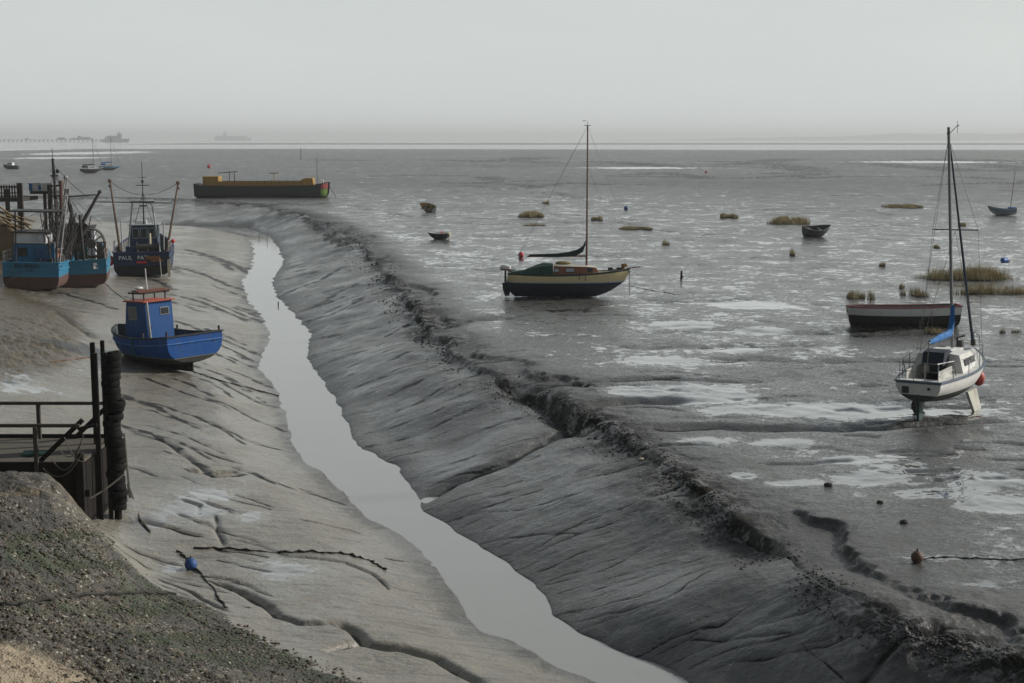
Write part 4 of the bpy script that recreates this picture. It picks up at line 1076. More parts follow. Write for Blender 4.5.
    m.build('pulpit_rail', st, r)
    MB().tube([(.55, 0, 1.85), (.42, .30, 9.45)], .06, 10, .05).build('mast', paint('grey_alloy', (.20, .21, .21), .4, .3, metal=.3), r)
    MB().tube([(.5, -.78, 5.95), (.5, .78, 5.95)], .02, 6).build('spreader', STEEL(), r)
    m = MB().tube([(.42, .3, 9.2), (.42, .0, 9.5)], .012, 5).tube([(.42, .3, 9.25), (.3, .3, 9.45)], .01, 5).ball((.42, .3, 9.24), .06, 8).box((.42, -.02, 9.5), (.2, .02, .04)).tube([(.42, 0, 9.25), (.42, 0, 9.65)], .008, 5)
    m.build('wind_vane', STEEL(), r)
    # furled jib on the forestay
    a, b = V((.48, .26, 8.9)), V((3.1, 0, 1.65))
    MB().tube([a.lerp(b, k / 12) for k in range(13)], .03, 8, .055).build('furled_jib', paint('navy_sailcloth', (.02, .032, .055), .8, .2, bump=.01), r)
    MB().tube([b - V((.02, 0, -.18)), b - V((-.03, 0, .02))], .09, 10).build('furling_drum', STEEL(), r)
    cov = [(-2.05, 2.34, .085), (-1.75, 2.33, .11), (-1.5, 2.34, .13), (-1.42, 2.34, .11), (-1.0, 2.36, .16), (-.85, 2.37, .13), (-.4, 2.37, .16), (-.25, 2.37, .13), (.2, 2.40, .18), (.40, 2.72, .17), (.46, 3.25, .11)]
    rows = [[(x, w * .6 * math.cos(t), z + w * .85 * math.sin(t)) for t in [2 * math.pi * k / 12 for k in range(12)]] for x, z, w in cov]
    MB().loft(rows, True, True).build('sail_cover', paint('bright_blue_canvas', (.015, .13, .36), .75, .25, (.02, .08, .2), bump=.02), r, True)
    MB().tube([(-2.15, 0, 2.32), (.5, 0, 2.36)], .04).build('boom', st, r)
    MB().tube([(-2.1, 0, 2.3), (-2.4, 0, 1.2)], .014, 5).build('mainsheet', ROPE(), r)
    for a, b in (((.45, .3, 9.1), (-3.1, .2, 1.25)), ((.5, -.78, 5.95), (.45, .3, 9.1)), ((.5, .78, 5.95), (.45, .3, 9.1)), ((.5, -.78, 5.95), (.4, -1.1, 1.3)), ((.5, .78, 5.95), (.4, 1.1, 1.3)), ((.5, 0, 5.9), (0, -1.1, 1.3)), ((.5, 0, 5.9), (0, 1.1, 1.3))):
        MB().tube([a, b], .007, 4).build('stay', WIRE(), r)
    for sd in (-1, 1):
        pol = [(-.45, -.2), (.35, -.2), (.55, .50), (-.5, .50)]
        k = MB().loft([[(x, sd * (.74 + (.62 - z) * .35), z) for x, z in pol], [(x * .98, sd * (.83 + (.62 - z) * .35), z) for x, z in pol]], True, True)
        k.build('bilge_keel', paint('dark_keel' if sd > 0 else 'pale_keel', (.02, .035, .03) if sd > 0 else (.42, .42, .36), .7, .5), r)  # starboard keel coloured paler than the port one
    MB().prism([(-3.1, -.12), (-2.75, -.12), (-2.5, .62), (-3.12, .74)], 'y', -.035, .035).build('rudder', paint('green_rudder', (.015, .05, .05), .6, .3), r)
    a = H.p(0, .92, 1)
    MB().box((a.x - .02, .42, .88), (.03, .22, .22)).build('motor_pad', STEEL(), r)
    MB().tube([(a.x - .04, -.35, .95), (a.x + .02, -.35, .95)], .05, 8).build('exhaust_outlet', STEEL(), r)
    MB().tube([(2.2, .3, 1.4), (2.15, .3, 2.0), (2.35, .1, 2.05)], .04, 8).box((2.2, .2, 1.75), (.3, .2, .3), bevel=.03).build('anchor', STEEL(), r)
    MB().ball(tuple(H.p(.74, .72, -1) + V((0, -.12, 0))), .21, 14, (1, 1, 1.3)).build('red_fender', paint('faded_red_plastic', (.42, .07, .06), .5, .3), r, True)
    return r

# ---- small craft
def small_boat(name, label, cat, loc, az, L, B, sheer, keel, cols, pitch=0, roll=0, wlf=.45, thwarts=2, full=2.0, plan=None, sink=.05, bowrake=.3):
    loc = V(loc); loc.z -= sink
    r = empty(name, loc, az=az, pitch=pitch, roll=roll); tag(r, label, cat)
    H = Hull(L, B, plan or [(0, .72), (.3, 1.0), (.6, .95), (.85, .5), (1, .04)], sheer, keel, bowrake, .06, full, 1.5, 16)
    wl = lambda t: H.zk(t) + (H.zs(t) - H.zk(t)) * wlf
    top, bot, ins, rim = cols
    H.shell(H.zk, wl, 4).build('bottom', bot, r, True); H.shell(wl, H.zs, 4).build('topsides', top, r, True)
    H.shell(lambda t: H.zk(t) + (H.zs(t) - H.zk(t)) * .3, lambda t: H.zs(t) - .005, 3, .04).build('lining', ins, r, True)
    H.deck(lambda t: H.zk(t) + (H.zs(t) - H.zk(t)) * .32, 0, .95, .03).build('floor', ins, r)
    H.rail(H.zs, .07, .05).build('gunwale', rim, r)
    for i in range(thwarts):
        t = .25 + .35 * i; z = H.zs(t) - .15; a = H.p(t, z, 1, .03)
        MB().box((a.x, 0, z), (.2, 2 * a.y, .03)).build('thwart', rim, r)
    return r, H

def craft():
    blk = paint('black_hull', (.02, .02, .022), .6, .4, (.06, .06, .055)); wht = paint('chalky_white', (.55, .56, .55), .5, .4, (.25, .24, .2)); red = paint('worn_red_rail', (.26, .02, .035), .5, .3)
    rot = paint('weedy_bottom', (.022, .024, .018), .9, .6, (.06, .065, .035)); gi = paint('grey_inside', (.16, .16, .15), .7, .5)
    l = ground(902, 326)
    r, H = small_boat('open_hulk', 'long white and black open hull with dark red rail, lying behind the white yacht', 'boat', l, -88, 5.5, 1.35,
        [(0, 1.10), (.4, 1.02), (1, 1.02)], [(0, .05), (.2, .0), (.8, .0), (1, .05)], (wht, rot, gi, red), wlf=.60, thwarts=3, full=3, plan=[(0, .8), (.3, 1), (.7, 1), (.9, .8), (1, .35)], bowrake=.22, sink=.05)
    MB().tube([(-.6, 1.0, .45), (-.62, 1.05, -.02)], .02, 6).tube([(-1.2, .95, .9), (-1.22, 1.0, 0)], .015, 6).build('mooring_rope', ROPE(), r)
    MB().box((2.55, 0, 1.02), (.3, .3, .08)).build('stem_cap', blk, r)
    l = ground(816, 237)
    r, H = small_boat('rowing_boat', 'plain charcoal grey dinghy with raised bow, in front of a long grass tussock', 'dinghy', l, 72, 2.7, 1.5,
        [(0, 1.05), (.5, .95), (1, 1.25)], [(0, .1), (.2, 0), (.75, .05), (1, .5)], (paint('charcoal_hull', (.035, .038, .045), .6, .4), blk, paint('charcoal_inside', (.05, .05, .055), .7, .4), paint('grey_rim', (.12, .12, .12), .6, .3)), roll=14, full=2.6, sink=.08)
    l = ground(1002, 215)
    r, H = small_boat('sailing_dinghy', 'small pale blue and white boat with thin mast leaning right, far out on the flats', 'boat', l, -70, 3.4, 1.6,
        [(0, .85), (.5, .8), (1, 1.15)], [(0, .15), (.2, .05), (.8, .1), (1, .5)], (paint('pale_blue_hull', (.20, .27, .36), .5, .4), wht, paint('blue_inside', (.04, .09, .22), .6, .3), wht), roll=0, sink=.05)
    MB().tube([(-.9, 0, .5), (-1.25, -.55, 5.3)], .05, 8, .03).build('mast', paint('mast_wood', (0, 0, 0)), r)
    MB().box((-1.1, 0, .85), (.9, .9, .3), rz=.2, bevel=.05).build('blue_cover', paint('bright_blue_canvas', (0, 0, 0)), r)
    l = ground(428, 212)
    r, H = small_boat('tender', 'small tipped up boat showing a dark and yellow inside, beyond the creek head', 'dinghy', l, -60, 2.2, 1.3,
        [(0, .85), (.5, .8), (1, .95)], [(0, .1), (.2, 0), (.75, .05), (1, .4)], (paint('dark_navy', (.03, .035, .045), .6, .3), blk, paint('yellow_inside', (.38, .24, .04), .6, .4), paint('grey_rim', (0, 0, 0))), roll=-32, pitch=-14, full=2.2, sink=-.05)
    for x in (-.5, .1, .6): MB().box((x, 0, .55), (.14, 1.0, .06)).build('seat_frame', blk, r)
    l = ground(438, 239)
    r, H = small_boat('tender', 'tiny dark dinghy with white rim and pale motor, below the tipped boat', 'dinghy', l, -84, 1.9, 1.1,
        [(0, .62), (.5, .58), (1, .66)], [(0, .1), (.2, 0), (.75, .03), (1, .25)], (blk, blk, wht, wht), roll=-2, full=2.6, sink=.04)
    MB().ball((-1.05, 0, .45), .17, 10, (.9, 1, 1.3)).box((-1.0, 0, .2), (.08, .08, .5)).tube([(-1.0, 0, .6), (-1.3, 0, 1.2)], .02, 5).build('outboard_motor', paint('cream_motor', (.6, .55, .42), .5, .3), r)
    MB().box((-.35, 0, .66), (.1, .5, .14)).build('red_can', paint('red_paint', (0, 0, 0)), r)
    # motor boat far left
    l = ground(11, 169)
    r, H = small_boat('motor_boat', 'small dark hulled motor boat with a white cabin, far out at the left edge', 'motor boat', l, -80, 5.2, 2.0,
        [(0, 1.2), (.5, 1.2), (1, 1.6)], [(0, .1), (.2, 0), (.8, 0), (1, .5)], (paint('dark_navy', (0, 0, 0)), blk, wht, wht), full=2.6, thwarts=1)
    MB().prism([(-.9, 1.0), (-.8, 2.0), (.6, 2.0), (1.2, 1.3), (1.2, 1.0)], 'y', -.7, .7).build('cabin', wht, r)
    MB().box((-.1, 0, 1.72), (1.1, 1.43, .25)).build('window', glass(), r)
    # two distant yachts
    def far_yacht(px, py, az, label, top, cov, hm):
        l = ground(px, py)
        r, H = small_boat('distant_yacht', label, 'yacht', l, az, 6.2, 2.2, [(0, 1.25), (.5, 1.2), (1, 1.5)], [(0, .5), (.2, .1), (.7, .1), (1, .8)], (top, blk, wht, wht), full=2.2, thwarts=0, bowrake=.6)
        H.deck(lambda t: H.zs(t) - .06, 0, .97, .02).build('deck', wht, r)
        MB().prism([(-1.2, 1.2), (-1.1, 1.8), (.9, 1.75), (1.4, 1.3)], 'y', -.7, .7).build('cabin', wht, r)
        MB().box((-.1, 0, 1.52), (1.3, 1.43, .16)).build('window', glass(), r)
        MB().tube([(.5, 0, 1.7), (.5, 0, hm)], .06, 8, .04).build('mast', paint('mast_wood', (0, 0, 0)), r)
        MB().tube([(-2.4, 0, 2.2), (.45, 0, 2.4)], .16, 10).box((-1.9, 0, 1.75), (1.3, 1.2, .5), bevel=.1).build('sail_cover', cov, r, True)
        for sd in (-1, 1): MB().tube([(.5, 0, hm - .2), (.4, sd * 1.05, 1.3)], .012, 4).build('stay', WIRE(), r)
        MB().tube([(.5, 0, hm - .1), (3.05, 0, 1.5)], .03, 5).build('forestay', WIRE(), r)
        return r
    far_yacht(92, 173, 60, 'distant navy hulled yacht with a dark blue cover, left of the pale blue one', paint('dark_navy', (0, 0, 0)), paint('navy_canvas', (.012, .03, .1), .8, .2), 9.6)
    far_yacht(110, 170, 70, 'distant pale blue hulled yacht with a bright blue cover', paint('sky_blue_hull', (.12, .28, .42), .5, .3), paint('bright_blue_canvas', (0, 0, 0)), 9.8)
    # barge
    l = ground(263, 197); l.z -= .15
    r = empty('barge', l, az=88); tag(r, 'long black barge with yellow ochre coamings and deck boxes, aground beyond the creek bend', 'barge')
    Lb = 20.9
    H = Hull(Lb, 5.0, [(0, .92), (.05, 1), (.93, 1), (.97, .9), (1, .62)], [(0, 2.25), (.05, 2.0), (.85, 2.0), (1, 2.45)], [(0, .05), (.05, .0), (.96, 0), (1, .2)], .25, .05, 8, 6, 40)
    bk = paint('barge_black', (.022, .023, .026), .6, .4, (.06, .05, .04)); oc = paint('ochre_paint', (.32, .19, .035), .6, .4, (.17, .11, .04))
    H.shell(H.zk, H.zs, 6).build('hull', bk, r, True)
    H.deck(lambda t: H.zs(t) - .02, 0, 1, .01).build('deck', paint('rust_deck', (.12, .08, .05), .8, .5), r)
    H.rail(H.zs, .12, .10).build('gunwale', bk, r)
    MB().box((-.9, -1.9, 2.2), (15.5, .1, .9)).box((-.9, 1.9, 2.2), (15.5, .1, .9)).box((-8.65, 0, 2.2), (.1, 3.9, .9)).box((6.85, 0, 2.2), (.1, 3.9, .9)).build('hold_coaming', oc, r)
    MB().box((-.9, 0, 2.5), (15.3, 3.7, .05)).build('hatch_boards', paint('rust_deck', (0, 0, 0)), r)
    MB().box((-7.9, 0, 2.72), (2.5, 3.2, 1.45), bevel=.12).build('deck_box', oc, r)
    MB().prism([(6.0, 1.98), (6.3, 2.95), (7.0, 3.15), (8.0, 3.15), (8.15, 1.98)], 'y', -1.5, 1.5).build('deck_box', oc, r)
    MB().box((9.3, 0, 2.6), (.6, .6, .5), bevel=.08).tube([(9.2, -.9, 2.3), (9.2, -.9, 2.9)], .12).tube([(9.2, .9, 2.3), (9.2, .9, 2.9)], .12).build('mooring_winch', paint('chalky_white', (0, 0, 0)), r)
    q = MB()
    q.loft([[H.p(t, z, sd) + V((.02, sd * .02, 0)) for z in (1.5, 2.0, 2.38)] for sd in (-1,) for t in (.95, .965, .98, .99, 1.0)]); q.build('bow_mark', paint('dull_red', (.22, .03, .03), .6, .5), r)
    q = MB(); q.loft([[H.p(t, z, -1) + V((.02, -.02, 0)) for z in (.35, .8, 1.45)] for t in (.95, .965, .98, .99, 1.0)]); q.build('bow_mark', paint('weed_green', (.10, .18, .03), .8, .5), r)
    m = MB()
    for k in range(12): 
        x = -6.3 + k * 1.15
        m.tube([(x, -2.3, 2.0), (x, -2.3, 2.9)], .03, 5)
    m.tube([(-6.3, -2.3, 2.9), (6.35, -2.3, 2.9)], .012, 4); m.build('guard_rail', STEEL(), r)
    MB().tube([(-5.2, 0, 2.1), (-5.2, 0, 4.2)], .06).tube([(-4.4, 0, 2.1), (-4.4, 0, 4.0)], .06).tube([(-7.0, 0, 3.9), (-3.9, 0, 4.15)], .06).build('davit', STEEL(), r)
    MB().box((1.8, 0, 3.9), (1.5, .5, .12)).tube([(1.8, 0, 2.1), (1.8, 0, 3.9)], .05).build('raised_plank', oc, r)
    MB().tube([(8.6, 0, 2.2), (8.6, 0, 6.4)], .05, 6, .03).build('flag_staff', STEEL(), r)
    MB().tube([(10.5, -.6, 1.9), (11.1, -.7, .9), (11.6, -.8, .1)], .05, 5).build('mooring_chain', STEEL(), r)

def big_ships():
    hz = paint('ship_grey', (.05, .06, .08), .7, .2, scale=.02)
    d = 9000.0
    def at(px, d): return (px - 512) / F * d
    loc = V((at(236, d), d, -.6)); r = empty('container_ship', loc, az=90); tag(r, 'huge container ship, pale grey in the haze on the horizon', 'ship')
    H = Hull(235, 32, [(0, .8), (.15, 1), (.85, 1), (.95, .6), (1, .05)], [(0, 18), (.5, 15), (.9, 16), (1, 22)], [(0, 0), (1, 0)], 10, 4, 5, 3, 24)
    H.shell(H.zk, H.zs, 4).build('hull', hz, r)
    H.deck(lambda t: H.zs(t) - .1, 0, 1, .05).build('deck', hz, r)
    rn = random.Random(4)
    m = MB()
    for i in range(22):
        x = -104 + i * 8.8
        if -62 < x < -38: continue
        m.box((x, 0, 15 + rn.randint(4, 7) * 1.3), (8, 28, rn.randint(4, 7) * 2.6))
    m.build('container_stack', hz, r)
    MB().box((-50, 0, 30), (16, 30, 32)).box((-50, 0, 48), (10, 34, 4)).box((-60, 0, 40), (7, 9, 22)).build('bridge_tower', hz, r)
    MB().tube([(-48, 0, 48), (-48, 0, 64)], 1.0, 6).build('mast', hz, r)
    # pier head with moored ship
    pg = paint('pier_grey', (.05, .06, .075), .7, .2, scale=.02)
    d = 4600.0
    r = empty('long_pier', (at(40, d), d, -.6), az=90); tag(r, 'long thin pier on piles reaching along the horizon from the left', 'pier')
    x0, x1 = at(-60, d) - at(40, d), at(112, d) - at(40, d)
    MB().box(((x0 + x1) / 2, 0, 7.4), (x1 - x0, 10, 1.4)).build('deck', pg, r)
    m = MB(); x = x0
    while x < x1: m.box((x, 0, 3), (1.2, 8, 8)); x += 14
    m.build('pile_row', pg, r)['kind'] = 'stuff'
    for px, w, h in ((32, 12, 4), (66, 26, 7), (80, 34, 5), (90, 34, 8), (84, 10, 12)):
        x = at(px, d) - at(40, d)
        b = MB().prism([(-w / 2, 8), (-w / 2, 8 + h * .7), (-w * .2, 8 + h), (w * .3, 8 + h), (w / 2, 8 + h * .6), (w / 2, 8)], 'y', -7, 7)
        bmesh.ops.translate(b.bm, verts=b.bm.verts, vec=(x, 0, 0)); b.build('pier_building', pg, r)
    r = empty('moored_ship', (at(123, d), d - 40, -.6), az=90); tag(r, 'dark ship with blocky superstructure moored at the end of the pier', 'ship')
    H = Hull(90, 15, [(0, .8), (.15, 1), (.85, 1), (.95, .6), (1, .1)], [(0, 9), (.5, 8.5), (1, 11)], [(0, 0), (1, 0)], 5, 2, 5, 3, 20)
    H.shell(H.zk, H.zs, 4).build('hull', pg, r); H.deck(lambda t: H.zs(t) - .1, 0, 1, .05).build('deck', pg, r)
    MB().box((-4, 0, 14), (44, 12, 12)).box((12, 0, 20), (12, 11, 14)).box((-22, 0, 12), (20, 11, 8)).build('superstructure', pg, r)
    MB().tube([(12, 0, 26), (12, 0, 34)], .9, 6).box((12, 0, 30), (5, 3, 2)).build('mast', pg, r)
# ------------------------------------------------------------------ jetty, tyres, quay, ropes, buoys, grass
def timber(name='old_timber', col=(.065, .055, .045)): return paint(name, col, .85, .5, (.016, .015, .012), 2.5, bump=.02, spec=.2)

def near_jetty():
    r = empty('timber_jetty', (-14.5, 38.2, -1.0), az=90); tag(r, 'dark timber landing stage with handrails and brace posts at the left edge', 'jetty')
    o = V((-14.5, 38.2, -1.0))
    def L(x, y, z): return V((x, y, z)) - o
    dk = timber('dark_timber', (.012, .010, .009)); gr = paint('concrete_deck', (.085, .075, .060), .9, .5, (.07, .06, .045), 1.5, bump=.02); rl = timber('handrail_timber', (.065, .058, .048))
    MB().box(L(-15.6, 38.45, .62), (8.2, 3.3, .14)).build('deck', gr, r)
    MB().box(L(-15.6, 36.76, .60), (8.3, .08, .30)).box(L(-15.6, 40.14, .62), (8.3, .08, .34)).build('edge_beam', dk, r)
    m = MB()
    for i in range(28): m.box(L(-19.6 + i * .3, 36.85 + (i % 2) * .02, -.55), (.285, .08, 2.2))
    m.box(L(-15.4, 36.78, -.1), (8.4, .06, .18))
    m.build('side_boarding', dk, r)
    m = MB()
    for i in range(7): m.box(L(-11.48, 37.1 + i * .5, -.5), (.08, .46, 2.2))
    m.build('end_boarding', dk, r)
    # rails
    for y, zt in ((40.0, 1.72), (36.8, 1.72)):
        MB().box(L(-15.7, y, zt), (8.6, .10, .09), bevel=.015).build('handrail', rl, r)
    for x, y in ((-13.55, 40.0), (-16.2, 40.0), (-18.8, 40.0), (-12.55, 36.72), (-15.4, 36.72), (-18.2, 36.72)):
        z0 = .35 if y < 38 else .65
        MB().box(L(x, y, (1.70 + z0) / 2), (.10, .10, 1.70 - z0)).build('rail_post', rl, r)
    # piles
    for x, y, zt, w in ((-11.72, 39.3, 3.58, .13), (-11.47, 39.4, 3.62, .11), (-11.34, 38.2, 3.44, .13), (-11.14, 38.45, 3.42, .11), (-11.42, 36.75, 1.0, .2)):
        MB().box(L(x, y, (zt - 2.0) / 2), (w, w, zt + 2.0), rz=.1, bevel=.02).build('pile', dk, r)
    for y in (40.05, 36.9):
        a, b = L(-12.6, y, .66), L(-11.35, y, 1.85)
        MB().tube([a, b], .085, 4).build('brace', dk, r)
    MB().tube([L(-11.5, 36.95, 1.6), L(-11.0, 37.0, 1.7)], .05, 6).build('cross_bar', dk, r)
    t = MB().box((-13.0, 37.9, .735), (.62, .5, .07), rz=.2, bevel=.02).box((-12.8, 37.8, .78), (.4, .3, .05), rz=.5).build('folded_net', paint('green_net', (.02, .07, .055), .9, .3), None)
    tag(t, 'small folded green net lying on the landing stage deck', 'net')

def tyres():
    rub = paint('tyre_rubber', (.010, .010, .010), .8, .4, (.03, .027, .023), 6, bump=.02, spec=.15)
    rnd = random.Random(8)
    m = MB(); n, k = 28, 12; rows = []
    for i in range(n):
        a = 2 * math.pi * i / n; ring = []
        for j in range(k):
            b = 2 * math.pi * j / k
            rad = .235 + .085 * math.copysign(abs(math.cos(b)) ** .6, math.cos(b)); z = .105 * math.copysign(abs(math.sin(b)) ** .7, math.sin(b))
            if math.cos(b) > .3 and i % 2: rad -= .012
            ring.append((rad * math.cos(a), rad * math.sin(a), z))
        rows.append(ring)
    rows.append(rows[0]); m.loft(rows, True)
    proto = m.build('tyre', rub, None, True)
    x, y = -11.0, 38.6
    z = -1.05; i = 0
    while z < 3.3:
        o = proto if i == 0 else proto.copy()
        if i: COL.objects.link(o)
        xo = .04 * math.sin(i * .9) + rnd.uniform(-.03, .03) + (.03 if i < 9 else 0)
        o.location = (x + xo, y + rnd.uniform(-.04, .04), z + .1); o.rotation_euler = (rnd.uniform(-.24, .24), rnd.uniform(-.22, .22), rnd.uniform(0, 6)); s = rnd.uniform(.70, .84); o.scale = (s, s, 1)
        tag(o, 'black tyre threaded on the fender pile at the end of the landing stage', 'tyre', 'tyre fenders stacked on the jetty pile')
        z += rnd.uniform(.17, .2); i += 1
    # the pile that carries them
    p = MB().tube([(x + .02, y, -2.2), (x, y, 3.42)], .10, 10).build('fender_pile', timber('dark_timber', (0, 0, 0)), None)
    tag(p, 'dark round pile standing inside the column of tyres', 'post')
    t = MB()
    pts = [(-10.65, 38.3, 1.2), (-10.55, 38.1, .3), (-10.45, 37.9, -.5), (-10.25, 36.1, -.95)]
    g1 = ground(128, 488); g2 = ground(140, 520); g3 = ground(150, 532)
    line = [V(p) for p in pts[:3]] + [g1 + V((0, 0, .12)), g2 + V((0, 0, .03)), g3 + V((0, 0, .02))]
    o = MB().tube(line, .03, 6).build('mooring_rope', ROPE(), None); tag(o, 'rope hanging down the right side of the tyre column onto the mud', 'rope')
    o = MB().tube(sag((-12.6, 36.55, -.55), (-10.7, 38.3, .05), .28, 14), .028, 6).build('mooring_rope', ROPE(), None); tag(o, 'slack rope looped across the dark face of the landing stage', 'rope')
    m = MB()
    for a, b, d in (((-12.35, 36.6, .62), (-11.3, 36.62, 1.05), .42), ((-12.1, 36.62, .85), (-11.3, 36.6, 1.35), .5), ((-11.9, 36.58, 1.15), (-11.25, 36.6, 1.5), .38), ((-11.75, 36.6, 1.45), (-11.3, 36.6, .8), .18)):
        m.tube(sag(a, b, d, 16), .016, 5)
    o = m.build('rope_tangle', paint('pale_rope', (.09, .085, .07), .9, .3), None); tag(o, 'tangle of thin ropes hung between the braces and the front pile', 'rope')

def quay():
    base = ground(28, 262)
    o = V((base.x, base.y + 4, base.z - .4))
    r = empty('wooden_quay', o, az=90); tag(r, 'weathered timber quay with tall posts and piled boards behind the trawlers', 'quay')
    s = base.y / F   # metres per photo pixel here
    tm = timber('quay_timber', (.05, .043, .036)); br = timber('brown_boards', (.17, .125, .07))
    def X(px): return (px - 28) * s
    def Z(py): return (262 - py) * s + .4
    MB().box((X(-8), 0, Z(201)), (46 * s, 4.5, .3)).build('deck', tm, r)
    MB().box((X(28), 1.5, Z(195)), (28 * s, 2.0, .22)).build('upper_deck', tm, r)
    for px, zt, y, w in ((15, 184, -2.1, .42), (41, 186, -1.0, .36), (2, 190, -2.1, .3), (-12, 188, -2.1, .3), (28, 196, .8, .24), (9, 200, -.5, .24)):
        MB().box((X(px), y, Z(zt) / 2 - .3), (w, w, Z(zt) + .6), rz=.15).build('post', tm, r)
    m = MB(); 
    for k in range(14): m.box((X(-22 + k * 2.7), -2.2, Z(194)), (.09, .09, 1.3))
    m.box((X(-6), -2.25, Z(188)), (38 * s, .1, .12)).box((X(-6), -2.2, Z(194)), (38 * s, .08, .08)); m.build('fence_rail', tm, r)
    m = MB(); rnd = random.Random(2)
    for k in range(10): m.box((X(-6 + k * 3.2), -3.2 - .2 * k, Z(226 - k * 1.2 + rnd.uniform(-1, 1))), (3.4, .3, .07), ry=rnd.uniform(.1, .7), rz=rnd.uniform(-.3, .3))
    m.build('piled_boards', br, r)
    MB().prism([(X(-20), Z(262)), (X(-20), Z(222)), (X(6), Z(226)), (X(28), Z(244)), (X(34), Z(262))], 'y', -4.2, -1.2).build('board_ramp', br, r)
    rnd = random.Random(6)
    cols = [paint('fish_box_white', (0, 0, 0)), paint('fish_box_blue', (0, 0, 0)), paint('pale_gear', (0, 0, 0)), paint('gear_orange', (0, 0, 0)), paint('net_green', (0, 0, 0))]
    names = ['white', 'blue', 'pale cream', 'orange', 'green']
    for k, px in enumerate((17, 20.5, 24, 27.5, 31)):
        ci = [1, 0, 1, 2, 0][k]
        b = MB().box((0, 0, .3), (.9, .8, .6 if k != 2 else .4), bevel=.03).box((0, 0, .62 if k != 2 else .42), (.96, .86, .05)).build('fish_box', cols[ci], None)
        b.location = o + V((X(px), 1.2, Z(195) + .11)); b.rotation_euler.z = rnd.uniform(0, 2)
        nm = ['blue lidded fish box nearest the thick quay post', 'white lidded fish box second from the thick quay post', 'low blue fish box in the middle of the row on the upper deck', 'cream lidded fish box between the low blue one and the end one', 'white lidded fish box at the far right end of the upper deck'][k]
        tag(b, nm, 'fish box', 'fish boxes on the quay')

def laid_rope(name, pts, r, mat, label, cat='rope', lift=.012, sub=8):
    g3 = []
    for (a, b), (c, d) in zip(pts[:-1], pts[1:]):
        for k in range(sub): g3.append(ground(a + (c - a) * k / sub, b + (d - b) * k / sub))
    g3.append(ground(*pts[-1]))
    jr = random.Random(int(pts[0][0] * 7 + pts[0][1]))
    o = MB().tube([p + V((jr.uniform(-1, 1) * r, jr.uniform(-1, 1) * r * 1.5, lift + jr.uniform(-.6, .5) * r)) for p in g3], r * .62, 6).build(name, mat, None)
    return tag(o, label, cat)

